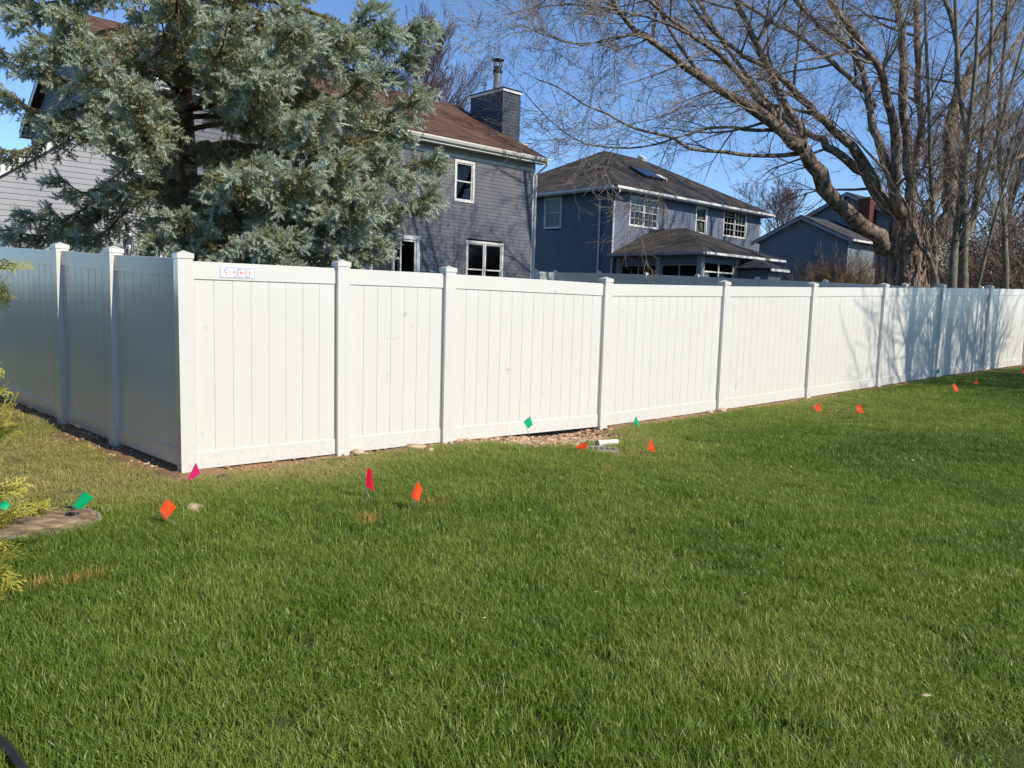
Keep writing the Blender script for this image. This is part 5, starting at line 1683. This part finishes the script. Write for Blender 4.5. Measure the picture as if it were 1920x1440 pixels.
flag('orange', [(1790, 718), (1797, 732), (1792, 735), (1786, 722)], (1791, 746), 'orange marking flag in the tree shade, nearer of the far two', (0, .03, 0, 0))
flag('orange', [(1832, 710), (1834, 720), (1824, 721), (1825, 719)], (1828, 728), 'orange marking flag leaning over in the tree shade', (0, .03, 0, 0))
flag('green', [(1761, 689), (1762, 699), (1753, 700), (1754, 698)], (1757, 712), 'green marking flag tucked against a far fence post', (0, .02, 0, 0))
flag('orange', [(1919, 685), (1924, 692), (1921, 701), (1915, 699)], (1919, 712), 'orange marking flag cut by the right edge of the picture', (0, .02, 0, 0))

# ------------------------------------------------------------------ small ground things
def lump(rng, r, sq=(1, 1, .6), n=2):
    import bmesh
    bm = bmesh.new(); bmesh.ops.create_icosphere(bm, subdivisions=n, radius=1)
    o = [rng.uniform(0, 9) for k in range(3)]
    for v in bm.verts:
        c = v.co
        k = 1 + .22 * math.sin(c.x * 2.3 + o[0]) + .18 * math.sin(c.y * 3.1 + o[1]) + .15 * math.sin(c.z * 2.7 + o[2]) + rng.uniform(-.07, .07)
        v.co = Vector((c.x * sq[0] * r * k, c.y * sq[1] * r * k, c.z * sq[2] * r * k))
    vs = [v.co.copy() for v in bm.verts]; fs = [tuple(x.index for x in f.verts) for f in bm.faces]
    bm.free()
    return vs, fs

def rocks():
    rng = random.Random(12)
    for px, py, r, lab in ((782, 843, .085, 'tan rock lying at the foot of the second panel'), (806, 846, .05, 'small tan rock just right of the larger one'),
                           (859, 826, .055, 'rough clod beside the third fence post'), (843, 831, .04, 'little clod at the foot of the third fence post'),
                           (368, 958, .075, 'flat tan stone sunk in the grass near the orange flag'), (350, 972, .04, 'small tan stone left of the flat stone'),
                           (1350, 771, .09, 'lump of dug clay by the fifth fence post'), (1327, 773, .06, 'smaller lump of clay left of the fifth post'),
                           (1396, 781, .04, 'pale stone in the grass right of the fifth post'), (668, 851, .06, 'brown clod right of the second fence post'), (690, 853, .04, 'little brown clod below the second panel'),
                           (1178, 803, .035, 'pale pebble right of the gravel pit')):
        p = on_ground(px, py)
        b = MB(); b.add(*lump(rng, r, (1.2, .9, .55)))
        o = b.build('rock', M['stone'], None, True); o.location = (p[0], p[1], p[2] + r * .15); o.rotation_euler = (0, 0, rng.uniform(0, 6))
        tag(o, lab, 'rock', 'rocks along the fence')
rocks()

def gravel():
    rng = random.Random(4); g = np.random.default_rng(4)
    V, A = [], []
    temp = [lump(rng, 1, (1.1, .9, .65), 1) for k in range(6)]
    def stone(x, y, r, tint):
        vs, fs = temp[rng.randrange(6)]
        a = rng.uniform(0, 6.28); c, s = math.cos(a), math.sin(a); z = gz(x, y)
        W_ = [np.array([x + (v[0] * c - v[1] * s) * r, y + (v[0] * s + v[1] * c) * r, z + v[2] * r + r * .2]) for v in vs]
        for f in fs: V.append([W_[i] for i in f]); A.append(tint)
    for i in range(2400):
        u = rng.gauss(4.15, .5); v = -abs(rng.gauss(.2, .36)) + .02
        if not 2.9 < u < 5.6: continue
        p = FC + FD * u + FN * v
        if soil(np.array([p[0]]), np.array([p[1]]))[0] < .25: continue
        stone(p[0], p[1], rng.uniform(.009, .034), min(1, max(0, rng.gauss(.5, .28) - (.35 if u > 4.8 else 0))))
    for i in range(900):
        if rng.random() < .6:
            u = rng.uniform(.1, 17); v = -abs(rng.gauss(0, .10)); p = FC + FD * u + FN * v
        else:
            a_ = rng.uniform(.2, 6); b_ = abs(rng.gauss(0, .2)); n = np.array([-WD[1], WD[0]]); p = FC + WD * a_ + n * b_
        stone(p[0], p[1], rng.uniform(.006, .02), min(1, max(0, rng.gauss(.45, .25))))
    o = link('gravel', tri_mesh('gravel', M['gravel'], np.array(V), np.array(A)))
    tag(o, 'loose tan gravel and clods spilled along the fence foot', 'gravel', kind='stuff')
gravel()

def lids():
    p = MANHOLE
    T = thing('utility_lid', 'weathered brown round utility lid in the grass at the left', 'lid', (p[0], p[1], p[2] + .004))
    b = MB(); b.lathe([(.36, -.05), (.36, .012), (.348, .022), (.331, .022), (.33, .012)], n=36); b.build('rim', M['concrete'], T)
    b = MB(); b.lathe([(.326, -.02), (.326, .024), (.29, .034), (.285, .028), (.24, .030), (.235, .038), (.18, .042), (.175, .036), (.10, .040), (.09, .046), (.0, .048)], n=36); o = b.build('lid', M['lid'], T)
    q = on_ground(124, 967) - p
    b = MB(); b.hexa([(q[0] - .045, q[1] - .02, .03), (q[0] + .045, q[1] - .02, .03), (q[0] + .05, q[1] + .03, .03), (q[0] - .05, q[1] + .03, .03), (q[0] - .05, q[1] - .015, .06), (q[0] + .055, q[1] - .015, .06), (q[0] + .055, q[1] + .03, .06), (q[0] - .055, q[1] + .03, .06)]); b.build('dark_block', M['hose'], T)  # small near-black block lying on the lid
    p = LID2
    T = thing('drain_cover', 'small grey slotted drain lid sunk in the lawn beside the pipe', 'lid', (p[0], p[1], p[2] + .004))
    b = MB(); b.lathe([(.20, -.04), (.20, .012), (.185, .02), (.0, .022)], n=28); b.build('lid', M['concrete'], T)
    for k in range(5):
        b = MB(); x = -.12 + .06 * k; b.box(x - .018, x + .018, -.055, .055, .021, .0245); b.build('slot', M['black'], T)
    a, c = on_ground(1120, 839), on_ground(1157, 836)
    d = unit(c - a); a = a + np.array([0, 0, .045]); c = c + np.array([0, 0, .04]); mid = (a + c) / 2
    T = thing('drain_pipe', 'short white plastic pipe lying beside the gravel pit', 'pipe', tuple(mid))
    b = MB(); n = 16
    for R0, R1 in ((.038, .038),):
        b.tube([a - mid, c - mid], .038, n, cap=False)
        b.tube([c - mid, a - mid], .031, n, cap=False)
        for e0, (A0, B0) in enumerate(((0, 3 * n), (n, 2 * n))):
            for k in range(n):
                b.f.append((A0 + k, A0 + (k + 1) % n, B0 + (n - k - 1) % n, B0 + (n - k) % n))
    b.build('pipe_wall', M['pvc'], T, True)
lids()

def edging():
    a, c, e = on_ground(-60, 1388), on_ground(2, 1415), on_ground(48, 1465)
    p0 = c
    b = MB()
    P = smooth_path([a - p0 + [0, 0, .05], c - p0 + [0, 0, .05], e - p0 + [0, 0, .03], e - p0 + (e - c) * .8 + [0, 0, .0]], 5)
    b.tube(P, .016, 10)
    o = b.build('garden_edging', M['hose'], None, True); o.location = tuple(p0)
    tag(o, 'black round-topped garden edging at the bottom left corner', 'edging')
edging()

def litter():
    """fallen twigs and pale dead leaves on the lawn"""
    rng = random.Random(19); tw = MB()
    V, A = [], []
    for i in range(170):
        x = rng.uniform(-4, 9); y = rng.uniform(2.4, 12)
        u, v = uv_of(x, y)
        if v > -.4: continue
        p = np.array([x, y, gz(x, y) + rng.uniform(.045, .075)]); a = rng.uniform(0, 6.28); L = rng.uniform(.008, .022)
        d = np.array([math.cos(a), math.sin(a), rng.uniform(-.2, .2)]) * L; q = np.array([-d[1], d[0], .3 * L]) * .5
        V.append([p - d, p + q, p + d, p - q]); A.append(rng.uniform(.2, 1))
    o = link('fallen_leaves', tri_mesh('fallen_leaves', M['gravel'], np.array(V), np.array(A), per=4)); tag(o, 'scattered pale dead leaf bits on the lawn', 'leaf litter', kind='stuff')
litter()
